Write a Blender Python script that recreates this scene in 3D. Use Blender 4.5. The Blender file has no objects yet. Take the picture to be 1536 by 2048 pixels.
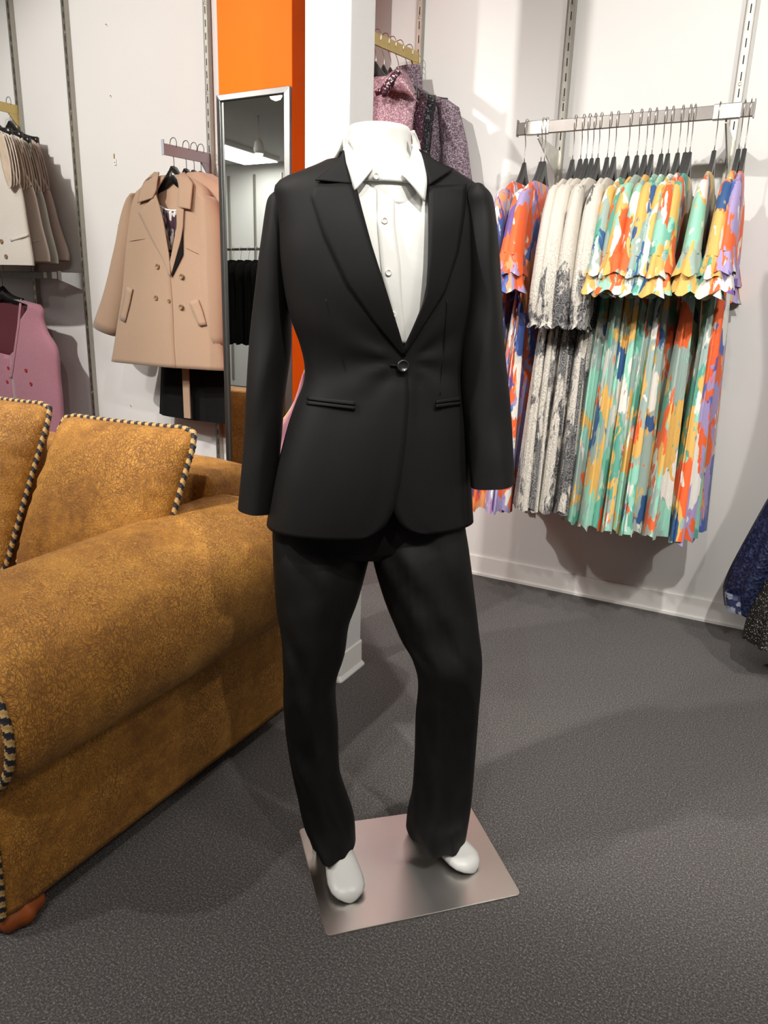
import bpy, bmesh, math, random
import numpy as np
from mathutils import Vector, Matrix, noise as mnoise
random.seed(7)
SC = bpy.context.scene
COL = SC.collection
PI = math.pi

# ------------------------------------------------------------------ camera (room axes: X along the wall, Y into the wall)
CH, CF = 1.3, 1450.0
RM = np.array([[0.88003607, 0.15437831, -0.44911453],
               [0.4738783, -0.22324761, 0.8518215],
               [0.03123902, -0.96245927, -0.26962248]])   # columns: image right, image down, forward
cam = bpy.data.cameras.new('camera'); camo = bpy.data.objects.new('camera', cam); COL.objects.link(camo)
cam.sensor_fit = 'VERTICAL'; cam.sensor_height = 36; cam.lens = CF/2048*36
cam.clip_start = 0.05
r_, d_, f_ = RM[:, 0], RM[:, 1], RM[:, 2]
camo.matrix_world = Matrix(((r_[0], -d_[0], -f_[0], 0), (r_[1], -d_[1], -f_[1], 0), (r_[2], -d_[2], -f_[2], CH), (0, 0, 0, 1)))
SC.camera = camo
SC.view_settings.view_transform = 'Standard'; SC.view_settings.look = 'None'
SC.view_settings.gamma = 1; SC.view_settings.use_curve_mapping = False
SC.view_settings.exposure = -0.55
SC.cycles.caustics_reflective = False
w = bpy.data.worlds.new('world'); SC.world = w; w.use_nodes = True
w.node_tree.nodes['Background'].inputs[0].default_value = (1, .97, .93, 1)
w.node_tree.nodes['Background'].inputs[1].default_value = 0.3

WR, WL = 3.344, 3.143           # Y of the right-hand and left-hand display walls
CEIL = 3.35

def area(name, loc, size, power, col=(1, .95, .88), rot=(0, 0, 0), sy=None):
    l = bpy.data.lights.new(name, 'AREA'); l.energy = power; l.color = col; l.size = size
    if sy: l.shape = 'RECTANGLE'; l.size_y = sy
    o = bpy.data.objects.new(name, l); o.location = loc; o.rotation_euler = rot; COL.objects.link(o); return o
def spot(name, loc, target, power, ang=70, rad=.035, blend=.5, col=(1, .955, .90)):
    l = bpy.data.lights.new(name, 'SPOT'); l.energy = power; l.color = col; l.spot_size = math.radians(ang)
    l.spot_blend = blend; l.shadow_soft_size = rad
    o = bpy.data.objects.new(name, l); o.location = loc
    o.rotation_euler = (Vector(target)-Vector(loc)).to_track_quat('-Z', 'Y').to_euler(); COL.objects.link(o); return o
PANELS = [(-7.1, -3.6), (-3.4, -1.0), (-.6, -1.2), (1.6, .8), (-3.6, 1.0)]  # third panel is added as front fill for the sofa
for i, (x, y) in enumerate(PANELS):
    area('ceiling_and_fill_glow', (x, y, CEIL-.07), .6, 36, sy=1.2, col=(1, .965, .92))
SPOTS = [((-1.7, .15, 3.05), (-.75, 3.2, 1.1), 310, 75), ((.5, .25, 3.05), (-.5, 3.2, .95), 330, 75),
         ((-3.0, .3, 3.05), (-3.1, 3.1, 1.2), 400, 85), ((-.1, -.5, 3.05), (-1.3, 1.4, .6), 110, 80),
         ((1.4, .9, 3.05), (.2, 3.0, .8), 190, 80), ((-2.2, -.7, 3.05), (-1.7, 1.3, .6), 190, 75),
         ((-5.6, -2.2, 3.0), (-7.6, -4.5, 1.5), 260, 100), ((-6.5, -1.0, 3.2), (-7.0, -4.5, 2.0), 260, 100)]  # these two are added to brighten the back wall; the second has no fixture
for loc, tg, p, a in SPOTS:
    spot('track_and_fill_spot', loc, tg, p, a)

# ------------------------------------------------------------------ picture rays
def ray(px, py): return RM @ np.array([px-768, py-1024, CF], float)
CAM = np.array([0, 0, CH])
def onV(px, py, V): r = ray(px, py); return CAM + r*(V/r[1])
def onU(px, py, U): r = ray(px, py); return CAM + r*(U/r[0])
def onZ(px, py, Z): r = ray(px, py); return CAM + r*((Z-CH)/r[2])
def onP(px, py, p0, n):
    r = ray(px, py); t = ((np.array(p0)-CAM[:2]) @ np.array(n))/(r[:2] @ np.array(n)); return CAM + r*t

# ------------------------------------------------------------------ materials
class NT:
    def __init__(s, name):
        s.m = bpy.data.materials.new(name); s.m.use_nodes = True; s.t = s.m.node_tree
        s.b = s.t.nodes['Principled BSDF']
    def n(s, ty, **kw):
        x = s.t.nodes.new(ty)
        for k, v in kw.items(): setattr(x, k, v)
        return x
    def l(s, a, b): s.t.links.new(a, b)
    def co(s, scale=(1, 1, 1), rnd=0.0, kind='Object'):
        tc = s.n('ShaderNodeTexCoord'); mp = s.n('ShaderNodeMapping'); mp.inputs['Scale'].default_value = scale
        s.l(tc.outputs[kind], mp.inputs['Vector'])
        if not rnd: return mp.outputs[0]
        oi = s.n('ShaderNodeObjectInfo'); vm = s.n('ShaderNodeVectorMath', operation='SCALE'); vm.inputs[0].default_value = (rnd, rnd*.7, rnd*1.3)
        s.l(oi.outputs['Random'], vm.inputs['Scale']); va = s.n('ShaderNodeVectorMath', operation='ADD')
        s.l(mp.outputs[0], va.inputs[0]); s.l(vm.outputs[0], va.inputs[1]); return va.outputs[0]
    def noise(s, v, scale, detail=3, rough=.5, dist=0):
        x = s.n('ShaderNodeTexNoise'); x.inputs['Scale'].default_value = scale; x.inputs['Detail'].default_value = detail
        x.inputs['Roughness'].default_value = rough; x.inputs['Distortion'].default_value = dist; s.l(v, x.inputs['Vector']); return x.outputs[0]
    def voro(s, v, scale, feat='F1', rand=1):
        x = s.n('ShaderNodeTexVoronoi', feature=feat); x.inputs['Scale'].default_value = scale; x.inputs['Randomness'].default_value = rand
        s.l(v, x.inputs['Vector']); return x
    def ramp(s, f, stops, const=False):
        x = s.n('ShaderNodeValToRGB'); cr = x.color_ramp
        if const: cr.interpolation = 'CONSTANT'
        while len(cr.elements) < len(stops): cr.elements.new(.5)
        for e, (p, c) in zip(cr.elements, stops): e.position = p; e.color = (*c, 1) if len(c) == 3 else c
        s.l(f, x.inputs[0]); return x.outputs[0]
    def mix(s, f, a, b, bt='MIX'):
        x = s.n('ShaderNodeMix', data_type='RGBA', blend_type=bt)
        for i, v in ((0, f), (6, a), (7, b)):
            if isinstance(v, (int, float)): x.inputs[i].default_value = v
            elif isinstance(v, tuple): x.inputs[i].default_value = (*v, 1)
            else: s.l(v, x.inputs[i])
        return x.outputs[2]
    def math(s, op, a, b=0.0):
        x = s.n('ShaderNodeMath', operation=op)
        for i, v in ((0, a), (1, b)):
            if isinstance(v, (int, float)): x.inputs[i].default_value = v
            else: s.l(v, x.inputs[i])
        return x.outputs[0]
    def warp(s, v, scale, amt, detail=2):
        x = s.n('ShaderNodeTexNoise'); x.inputs['Scale'].default_value = scale; x.inputs['Detail'].default_value = detail; s.l(v, x.inputs['Vector'])
        a = s.n('ShaderNodeVectorMath', operation='SUBTRACT'); s.l(x.outputs['Color'], a.inputs[0]); a.inputs[1].default_value = (.5, .5, .5)
        b = s.n('ShaderNodeVectorMath', operation='SCALE'); s.l(a.outputs[0], b.inputs[0]); b.inputs['Scale'].default_value = amt
        c = s.n('ShaderNodeVectorMath', operation='ADD'); s.l(v, c.inputs[0]); s.l(b.outputs[0], c.inputs[1]); return c.outputs[0]
    def bump(s, h, st=.3, d=.01):
        x = s.n('ShaderNodeBump'); x.inputs['Strength'].default_value = st; x.inputs['Distance'].default_value = d
        s.l(h, x.inputs['Height']); s.l(x.outputs[0], s.b.inputs['Normal'])
    def set(s, col=None, rough=.6, metal=0, sheen=0, spec=None):
        if col is not None:
            if isinstance(col, tuple): s.b.inputs['Base Color'].default_value = (*col, 1)
            else: s.l(col, s.b.inputs['Base Color'])
        if isinstance(rough, (int, float)): s.b.inputs['Roughness'].default_value = rough
        else: s.l(rough, s.b.inputs['Roughness'])
        s.b.inputs['Metallic'].default_value = metal; s.b.inputs['Sheen Weight'].default_value = sheen
        if spec is not None: s.b.inputs['Specular IOR Level'].default_value = spec
        return s.m

def simple(name, col, rough=.6, metal=0, var=.08, scale=30, bump=0, sheen=0, bscale=None, spec=None):
    t = NT(name); v = t.co()
    n = t.noise(v, scale, 4)
    c = t.mix(n, tuple(max(0, x*(1-var)) for x in col), tuple(min(1, x*(1+var)) for x in col))
    t.set(c, rough, metal, sheen, spec)
    if bump: t.bump(t.noise(v, bscale or scale*4, 3), bump, .003)
    return t.m

M = {}
M['wall'] = simple('wall_paint', (.76, .755, .735), .55, var=.02, scale=3, bump=.05, bscale=90)
M['column'] = simple('column_paint', (.74, .74, .735), .5, var=.02, scale=4, bump=.05, bscale=70)
M['ceiling'] = simple('ceiling_paint', (.56, .55, .53), .8, var=.04)
M['white_trim'] = simple('trim_paint', (.84, .83, .80), .4, var=.02)
M['orange'] = simple('orange_paint', (1.0, .12, .0), .55, var=.02, scale=3, spec=.1)
M['steel'] = simple('satin_steel', (.22, .205, .19), .42, .85, var=.15, scale=25)
M['rail_metal'] = simple('zinc_rail', (.56, .55, .50), .38, 1, var=.3, scale=40)
M['rail_side'] = simple('rail_side', (.40, .39, .34), .45, .8, var=.1)
M['slot'] = simple('slot_dark', (.03, .03, .03), .8)
M['brass'] = simple('aged_brass', (.56, .43, .17), .42, .75, var=.12)
M['grey_metal'] = simple('grey_powder_coat', (.36, .41, .48), .5, .0, var=.03)
M['pale_metal'] = simple('pale_coated_metal', (.62, .66, .66), .35, .3, var=.05)
M['wire'] = simple('chromed_wire', (.62, .60, .58), .2, 1, var=.1)
M['dark_wire'] = simple('dark_wire', (.10, .10, .10), .3, .8)
M['hanger'] = simple('black_velvet', (.022, .023, .022), .75, var=.2, sheen=.3)
M['gloss_hanger'] = simple('black_plastic', (.012, .012, .012), .25)
M['white_plastic'] = simple('white_plastic', (.8, .8, .78), .4)
M['mannequin'] = simple('mannequin_gloss_white', (.64, .64, .615), .35, var=.01)
M['mirror'] = NT('mirror_silver').set((.78, .82, .80), .0, 1)
M['frame'] = simple('mirror_frame_metal', (.24, .24, .235), .34, 1, var=.1)
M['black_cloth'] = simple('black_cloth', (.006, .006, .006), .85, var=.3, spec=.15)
M['rubber'] = simple('rubber', (.05, .05, .05), .7)
M['wood'] = simple('polished_wood', (.30, .07, .012), .25, var=.4, scale=12)
M['red'] = simple('red_paint', (.45, .08, .04), .5)
M['pink'] = simple('dusty_pink_suiting', (.36, .155, .20), .75, var=.10, scale=60, bump=.2, bscale=500, sheen=.3)
M['pink_lining'] = simple('pink_lining', (.10, .02, .03), .35)
M['red_button'] = simple('red_button', (.30, .03, .03), .3)
M['coat_button'] = simple('horn_button', (.20, .13, .07), .3, var=.4, scale=200)
M['shirt_button'] = simple('pearl_button', (.72, .70, .64), .25)
M['label'] = simple('paper_label', (.85, .85, .84), .6)

t = NT('white_poplin'); v = t.co()
t.set(t.mix(t.noise(v, 6, 3), (.61, .61, .58), (.67, .67, .64)), .7, sheen=.1)
t.bump(t.noise(t.warp(v, 4, .3), 9, 3), .25, .01); M['shirt'] = t.m

def suit(name, col):
    t = NT(name); v = t.co()
    tw = t.n('ShaderNodeTexWave', wave_type='BANDS', bands_direction='DIAGONAL'); tw.inputs['Scale'].default_value = 300; t.l(v, tw.inputs['Vector'])
    t.set(t.mix(t.noise(v, 8, 3), tuple(x*.85 for x in col), tuple(x*1.15 for x in col)), .6, sheen=0, spec=.16)
    h = t.math('ADD', t.math('MULTIPLY', tw.outputs[0], .05), t.noise(t.warp(v, 2, .3), 5, 2)); t.bump(h, .25, .02)
    return t.m
M['suit'] = suit('black_wool_suiting', (.0085, .0081, .0078))
M['suit_lapel'] = suit('black_lapel_wool', (.0065, .0062, .006))
M['trouser'] = suit('black_trouser_wool', (.0052, .0049, .0048))

def wool(name, col, sh=.2):
    t = NT(name); v = t.co()
    n = t.noise(v, 260, 4, .7); n2 = t.noise(v, 7, 3)
    c = t.mix(n, tuple(x*.82 for x in col), tuple(min(1, x*1.15) for x in col))
    c = t.mix(t.math('MULTIPLY', n2, .35), c, tuple(x*.8 for x in col))
    t.set(c, .85, sheen=sh); t.bump(n, .35, .002); return t.m
M['camel'] = wool('camel_wool', (.37, .25, .165)); M['camel_b'] = wool('warm_camel_wool', (.42, .27, .18))
M['beige1'] = wool('oatmeal_suede', (.50, .47, .42)); M['beige2'] = wool('sand_suede', (.52, .48, .42))
M['beige3'] = wool('sage_grey_suede', (.36, .37, .33)); M['beige4'] = wool('taupe_suede', (.40, .33, .29))
M['satin'] = simple('beige_satin_lining', (.45, .36, .27), .3, var=.2, scale=20)

# carpet
t = NT('carpet_loops'); v = t.co()
n1 = t.noise(v, 210, 3, .9); n2 = t.noise(v, 2.2, 3)
c = t.ramp(n1, [(.40, (.017, .0145, .0135)), (.50, (.052, .046, .043)), (.57, (.135, .120, .112)), (.66, (.34, .31, .29))])
c = t.mix(t.math('MULTIPLY', n2, .15), c, (.05, .046, .044))
t.set(c, .95, sheen=.15); t.bump(n1, .9, .006); M['carpet'] = t.m

# sofa suede with crackle
t = NT('crackled_suede'); v = t.co()
wv = t.warp(v, 5, .12, 3)
big = t.noise(wv, 4.5, 5, .6); mid = t.noise(v, 30, 4, .7); fine = t.noise(v, 230, 4, .85)
c = t.ramp(t.math('ADD', t.math('MULTIPLY', big, .6), t.math('MULTIPLY', mid, .4)), [(.37, (.26, .105, .010)), (.47, (.50, .222, .024)), (.60, (.70, .345, .052))])
ws = t.warp(t.warp(t.co((1, 1.5, .8)), 9, .12, 4), 45, .022, 3)
e1 = t.voro(ws, 100, 'DISTANCE_TO_EDGE').outputs['Distance']; e2 = t.voro(t.warp(v, 3, .5, 4), 14, 'DISTANCE_TO_EDGE').outputs['Distance']
k1 = t.ramp(e1, [(.0, (0, 0, 0)), (.17, (1, 1, 1))]); k2 = t.ramp(e2, [(.0, (0, 0, 0)), (.014, (1, 1, 1))])
mask = t.ramp(t.noise(t.co(), 6, 4, .6), [(.36, (.15, .15, .15)), (.55, (1, 1, 1))])
c2 = t.mix(t.math('MULTIPLY', t.math('SUBTRACT', 1.0, k1), mask), c, (.15, .056, .005))
c2 = t.mix(t.math('MULTIPLY', t.math('SUBTRACT', 1.0, k2), .45), c2, (.10, .04, .008))
c2 = t.mix(t.ramp(fine, [(.40, (.75, .75, .75)), (.60, (0, 0, 0))]), c2, (.24, .09, .009))
t.set(c2, .7, sheen=.05)
t.bump(t.math('ADD', t.math('ADD', t.math('MULTIPLY', k1, .5), t.math('MULTIPLY', k2, .4)), t.math('MULTIPLY', fine, .5)), .45, .004)
M['sofa'] = t.m
M['rope_tan'] = simple('rope_tan', (.52, .33, .12), .6, bump=.4, bscale=300); M['rope_black'] = simple('rope_navy', (.018, .018, .028), .6)

# brushed steel plate
t = NT('brushed_steel'); v = t.co((1, 1, 1))
n = t.noise(v, 500, 2); n2 = t.noise(v, 5, 4)
t.set(t.mix(n2, (.84, .80, .75), (.95, .92, .88)), t.math('ADD', t.math('MULTIPLY', n, .10), .27), 1)
t.b.inputs['Anisotropic'].default_value = .6; t.b.inputs['Anisotropic Rotation'].default_value = .12
t.bump(n, .06, .001); M['plate'] = t.m

def floral(name, base, layers):
    """printed chiffon: brushed blots of flat colour with bristle edges, laid over one another"""
    t = NT(name); c = base
    if isinstance(c, tuple):
        r = t.n('ShaderNodeRGB'); r.outputs[0].default_value = (*base, 1); c = r.outputs[0]
    for i, (col, sc, thr, st) in enumerate(layers):
        v = t.co((1.05*sc, .85*sc, .46*sc*st), 31.0+13.7*i)
        ad = t.n('ShaderNodeVectorMath', operation='ADD'); t.l(v, ad.inputs[0]); ad.inputs[1].default_value = (7.3*i, 3.1*i, 5.7*i)
        big = t.noise(t.warp(ad.outputs[0], 1.2, .9, 2), 1.0, 2, .45)
        w2 = t.warp(t.co((1, 1, 1), 5.0+i), 7, .12, 2); mp = t.n('ShaderNodeMapping'); mp.inputs['Scale'].default_value = (70, 60, 9); mp.inputs['Rotation'].default_value = (.5*(i % 3-1), .4*(i % 2), 0); t.l(w2, mp.inputs['Vector'])
        br = t.noise(mp.outputs[0], 1.0, 2, .5)
        f = t.math('ADD', big, t.math('MULTIPLY', t.math('SUBTRACT', br, .5), .16))
        c = t.mix(t.ramp(f, [(thr, (0, 0, 0)), (thr+.012, (1, 1, 1))]), c, col)
    t.set(c, .65, sheen=.08); t.bump(t.noise(t.co((40, 40, 3)), 8, 2), .3, .004)
    return t.m
TEAL, ORG, YEL, WHT, BLU, LIL, SAGE, PCH, MINT = (.10, .36, .27), (.80, .125, .025), (.72, .43, .11), (.74, .72, .66), (.025, .09, .24), (.36, .29, .52), (.31, .41, .37), (.78, .33, .13), (.28, .60, .46)
M['fl_teal'] = floral('teal_floral_chiffon', SAGE, [(MINT, 7, .54, 1), (TEAL, 9, .56, 1), (YEL, 7.5, .555, 1), (WHT, 9, .59, .8), (ORG, 9, .595, 1), (YEL, 13, .62, 1), (BLU, 9, .64, 1), (WHT, 20, .65, .6)])
M['fl_lilac'] = floral('lilac_orange_floral_chiffon', LIL, [(PCH, 7, .54, 1), (ORG, 7, .50, 1), (WHT, 10, .60, .8), ((.07, .13, .42), 8, .60, 1), (LIL, 11, .60, 1), (ORG, 12, .60, 1), ((.14, .08, .30), 11, .65, 1), (WHT, 22, .66, .6)])
t = NT('grey_paisley_chiffon'); v = t.co((1.2, 1, .75), 23.0)
tc = t.n('ShaderNodeTexCoord'); sx = t.n('ShaderNodeSeparateXYZ'); t.l(tc.outputs['Object'], sx.inputs[0])
zn = t.math('MULTIPLY', sx.outputs[2], -1.0)          # 0 at the bar, 1.5 at the hem
ms = t.noise(t.warp(t.co((1.6, 1.3, .6), 23.0), 12, .12, 4), 5, 5, .65)
top = t.ramp(zn, [(.40, (0, 0, 0)), (.60, (.10, .10, .10))])
mk = t.ramp(t.math('ADD', ms, top), [(.575, (0, 0, 0)), (.60, (1, 1, 1))])
vv = t.voro(t.warp(t.warp(v, 8, .08, 2), 60, .02, 2), 24); rings = t.math('SINE', t.math('MULTIPLY', vv.outputs['Distance'], 44.0))
ln = t.ramp(t.math('ADD', rings, t.math('MULTIPLY', t.noise(v, 60, 2), .8)), [(.35, (0, 0, 0)), (.95, (1, 1, 1))])
lnc = t.math('MULTIPLY', ln, t.ramp(zn, [(.35, (.05, .05, .05)), (.62, (.5, .5, .5))]))
ca = t.mix(lnc, (.62, .58, .51), (.12, .115, .115)); cb = t.mix(t.math('MULTIPLY', ln, .7), (.04, .04, .045), (.30, .29, .28))
t.set(t.mix(mk, ca, cb), .6, sheen=.1); M['paisley'] = t.m

def sequin(name, base, spark, amt=.5, scale=260, lace=0):
    t = NT(name); v = t.co()
    vo = t.voro(v, scale); sp = t.n('ShaderNodeSeparateColor'); t.l(vo.outputs['Color'], sp.inputs[0])
    m = t.ramp(sp.outputs[0], [(1-amt, (0, 0, 0)), (1-amt+.05, (1, 1, 1))])
    c = t.mix(m, base, spark)
    if lace:
        e = t.voro(t.warp(v, 20, .05, 2), 55, 'DISTANCE_TO_EDGE').outputs['Distance']
        c = t.mix(t.ramp(e, [(0, (.8, .8, .8)), (.06, (0, 0, 0))]), c, tuple(min(1, x*1.6) for x in spark))
    t.set(c, .4, .25); t.bump(vo.outputs['Distance'], .6, .004); return t.m
M['seq_mauve'] = sequin('mauve_glitter_cloth', (.30, .16, .20), (.55, .38, .42), .35)
M['seq_mauve_plain'] = simple('mauve_satin', (.33, .17, .22), .45, var=.1)
M['seq_burg'] = sequin('burgundy_sequins', (.045, .008, .022), (.55, .3, .4), .05, 170)
M['seq_gold'] = sequin('gold_beading', (.25, .16, .05), (.70, .50, .22), .45, 200)
M['seq_grey'] = sequin('smoky_lilac_lace', (.105, .075, .095), (.36, .28, .34), .28, 300, 1)
M['seq_black'] = sequin('black_beaded_lace', (.012, .011, .014), (.20, .20, .22), .12, 200, 0)
M['beads'] = sequin('dark_bead_trim', (.05, .012, .025), (.75, .65, .65), .14, 190)
M['navy'] = sequin('navy_leaf_lace', (.005, .008, .030), (.022, .032, .085), .25, 90, 1)
M['lace_hem'] = sequin('pale_lace_hem', (.30, .33, .42), (.03, .04, .10), .45, 60, 0)
M['black_glitter'] = sequin('black_glitter_tulle', (.010, .010, .009), (.42, .40, .33), .10, 330)
M['blouse'] = None
t = NT('striped_blouse_print'); v = t.co((1, 1, .3)); n = t.noise(t.warp(v, 20, .08), 45, 2)
t.set(t.ramp(n, [(.5, (.05, .02, .03)), (.56, (.62, .58, .55))]), .5); M['blouse'] = t.m
M['lamp'] = None
t = NT('lit_diffuser'); t.b.inputs['Emission Color'].default_value = (1, .93, .82, 1); t.b.inputs['Emission Strength'].default_value = 2.4; M['lamp'] = t.m

# ------------------------------------------------------------------ object helpers
def tag(o, label=None, cat=None, group=None, kind=None):
    if label: o['label'] = label
    if cat: o['category'] = cat
    if group: o['group'] = group
    if kind: o['kind'] = kind
    return o
def wloc(o):
    p = Vector((0, 0, 0))
    while o is not None: p = p + o.location; o = o.parent
    return p
def mk(name, vs, fs, mat, parent=None, smooth=True, origin=None, sub=0, solid=0, mi=None, bevel=0, weld=False):
    """world-space vertices -> one mesh object; origin is the parent's place or the given one"""
    base = wloc(parent) if parent else Vector((0, 0, 0))
    org = Vector(origin) if origin is not None else base
    me = bpy.data.meshes.new(name)
    me.from_pydata([tuple(Vector(tuple(map(float, p)))-org) for p in vs], [], fs)
    mats = mat if isinstance(mat, (list, tuple)) else [mat]
    for m in mats: me.materials.append(M[m])
    if mi is not None:
        for p, i in zip(me.polygons, mi): p.material_index = i
    bm = bmesh.new(); bm.from_mesh(me)
    if weld: bmesh.ops.remove_doubles(bm, verts=bm.verts, dist=1e-5)
    bmesh.ops.recalc_face_normals(bm, faces=bm.faces)
    for f in bm.faces: f.smooth = smooth
    bm.to_mesh(me); bm.free()
    o = bpy.data.objects.new(name, me); COL.objects.link(o)
    if parent: o.parent = parent
    o.location = org-base
    if solid: s = o.modifiers.new('solid', 'SOLIDIFY'); s.thickness = solid; s.offset = 0
    if bevel:
        b = o.modifiers.new('bevel', 'BEVEL'); b.width = bevel; b.segments = 2; b.limit_method = 'ANGLE'
    if sub: s = o.modifiers.new('sub', 'SUBSURF'); s.levels = sub; s.render_levels = sub
    return o
def empty(name, loc, label=None, cat=None, group=None):
    o = bpy.data.objects.new(name, None); o.empty_display_size = .05; COL.objects.link(o); o.location = Vector(tuple(map(float, loc)))
    return tag(o, label, cat, group)
class G:
    """collects geometry for one mesh"""
    def __init__(s): s.v = []; s.f = []; s.m = []
    def add(s, vs, fs, m=0):
        b = len(s.v); s.v += [tuple(map(float, p)) for p in vs]; s.f += [tuple(b+i for i in f) for f in fs]; s.m += [m]*len(fs); return s
    def box(s, a, b, m=0):
        (x0, y0, z0), (x1, y1, z1) = a, b
        return s.add([(x0, y0, z0), (x1, y0, z0), (x1, y1, z0), (x0, y1, z0), (x0, y0, z1), (x1, y0, z1), (x1, y1, z1), (x0, y1, z1)],
                     [(0, 3, 2, 1), (4, 5, 6, 7), (0, 1, 5, 4), (1, 2, 6, 5), (2, 3, 7, 6), (3, 0, 4, 7)], m)
    def rings(s, R, caps=True, m=0, closed=True):
        n = len(R[0]); vs = [p for r in R for p in r]; fs = []
        for i in range(len(R)-1):
            for j in range(n if closed else n-1):
                a, b = i*n+j, i*n+(j+1) % n; fs.append((a, b, b+n, a+n))
        if caps and closed:
            fs.append(tuple(range(n-1, -1, -1))); k = (len(R)-1)*n; fs.append(tuple(range(k, k+n)))
        return s.add(vs, fs, m)
    def tube(s, path, r, seg=8, m=0, caps=True):
        P = [np.array(p, float) for p in path]; R = []
        up = np.array([0, 0, 1.0])
        prev = None
        for i, p in enumerate(P):
            t = P[min(i+1, len(P)-1)]-P[max(i-1, 0)]; t = t/(np.linalg.norm(t)+1e-9)
            if prev is None:
                a = up if abs(t[2]) < .9 else np.array([1.0, 0, 0]); x = np.cross(t, a)
            else: x = prev-t*(prev@t)
            x = x/(np.linalg.norm(x)+1e-9); prev = x; y = np.cross(t, x); rr = r[i] if hasattr(r, '__len__') else r
            R.append([p+rr*(math.cos(q)*x+math.sin(q)*y) for q in [2*PI*k/seg for k in range(seg)]])
        return s.rings(R, caps, m)
    def grid(s, P, m=0): return s.rings(P, False, m, closed=False)
    def lathe(s, c, prof, seg=20, m=0):
        return s.rings([[(c[0]+r*math.cos(2*PI*k/seg), c[1]+r*math.sin(2*PI*k/seg), c[2]+z) for k in range(seg)] for r, z in prof], True, m)
    def disc(s, c, n, r, th, seg=18, m=0):
        n = np.array(n, float); n /= np.linalg.norm(n); a = np.cross(n, [0, 0, 1.0]); a /= np.linalg.norm(a)+1e-9; b = np.cross(n, a); c = np.array(c, float); R = []
        for rr, h in ((r*.9, -th), (r, 0), (r*.97, th*.7), (r*.75, th), (r*.65, th*.5), (r*.1, th*.45)):
            R.append([c+n*h+rr*(math.cos(2*PI*k/seg)*a+math.sin(2*PI*k/seg)*b) for k in range(seg)])
        return s.rings(R, True, m)
    def go(s, name, mat, parent=None, **kw):
        return mk(name, s.v, s.f, mat, parent, mi=s.m if isinstance(mat, (list, tuple)) else None, **kw)
def catmull(pts, k):
    P = [np.array(p, float) for p in pts]; out = []
    for i in range(len(P)-1):
        p0 = P[i-1] if i > 0 else 2*P[0]-P[1]; p1, p2 = P[i], P[i+1]; p3 = P[i+2] if i+2 < len(P) else 2*P[-1]-P[-2]
        for j in range(k):
            t = j/k; out.append(.5*((2*p1)+(-p0+p2)*t+(2*p0-5*p1+4*p2-p3)*t*t+(-p0+3*p1-3*p2+p3)*t**3))
    out.append(P[-1]); return out
def resample(poly, n):
    P = [np.array(p, float) for p in poly]; d = [0]
    for a, b in zip(P, P[1:]): d.append(d[-1]+np.linalg.norm(b-a))
    q = np.linspace(0, d[-1], n); A = np.array(P)
    return [np.array([np.interp(x, d, A[:, i]) for i in range(A.shape[1])]) for x in q]
def nz(p, s=1.0): return mnoise.noise(Vector(tuple(map(float, p)))*s)

class Loft:
    """upright body of stacked super-ellipse sections; S = sideways, F = forwards"""
    def __init__(s, rings, F, n=2.2):
        s.F = np.array(F, float); s.F /= np.linalg.norm(s.F); s.S = np.array([-s.F[1], s.F[0]])
        R = sorted(rings, key=lambda r: r[0]); D = catmull(R, 6); s.D = np.array(D); s.n = n
        s.z0, s.z1 = s.D[0, 0], s.D[-1, 0]
    def sec(s, z): return [float(np.interp(z, s.D[:, 0], s.D[:, i])) for i in (1, 2, 3, 4)]
    def pt(s, t, z, off=0):
        cx, cy, a, b = s.sec(z); e = 2/s.n; c, q = math.cos(t), math.sin(t)
        f = math.copysign(abs(c)**e, c)*(b+off); w = math.copysign(abs(q)**e, q)*(a+off)
        return np.array([cx+s.F[0]*f+s.S[0]*w, cy+s.F[1]*f+s.S[1]*w, z])
    def val(s, p, off=0):
        z = min(max(p[2], s.z0), s.z1); cx, cy, a, b = s.sec(z); d = np.array([p[0]-cx, p[1]-cy])
        return (abs(d@s.S)/(a+off))**s.n+(abs(d@s.F)/(b+off))**s.n-1
    def ang(s, p):
        cx, cy, a, b = s.sec(p[2]); d = np.array([p[0]-cx, p[1]-cy]); w, f = (d@s.S)/a, (d@s.F)/b
        e = s.n/2; return math.atan2(math.copysign(abs(w)**e, w), math.copysign(abs(f)**e, f))
    def cast(s, px, py, off=0):
        r = ray(px, py); r = r/np.linalg.norm(r[:2]); c = s.D[len(s.D)//2, 1:3]; d0 = np.linalg.norm(c)
        best = None; pv = None
        for k in range(121):
            t = d0-.45+.75*k/120; p = CAM+r*t; v = s.val(p, off)
            if best is None or v < best[0]: best = (v, t)
            if v <= 0:
                lo, hi = t-.75/120, t
                for _ in range(18):
                    m_ = (lo+hi)/2
                    if s.val(CAM+r*m_, off) > 0: lo = m_
                    else: hi = m_
                return CAM+r*hi
        return CAM+r*best[1]
    def normal(s, p):
        e = .003; g = np.array([s.val(p+np.eye(3)[i]*e)-s.val(p-np.eye(3)[i]*e) for i in range(3)]); return g/(np.linalg.norm(g)+1e-9)
def strip(L, A, B, off, nu=26, nv=9, offB=None):
    """grid between two picture-traced seams laid on the body's surface"""
    a, b = resample(A, nu), resample(B, nu); rows = []
    for i in range(nu):
        rows.append([L.cast(*(a[i]*(1-j/(nv-1))+b[i]*(j/(nv-1))), (off if offB is None else off+(offB-off)*j/(nv-1))) for j in range(nv)])
    return rows
def seam(L, pts, off, r, n=24):
    return [L.cast(p[0], p[1], off) for p in resample(pts, n)]

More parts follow.
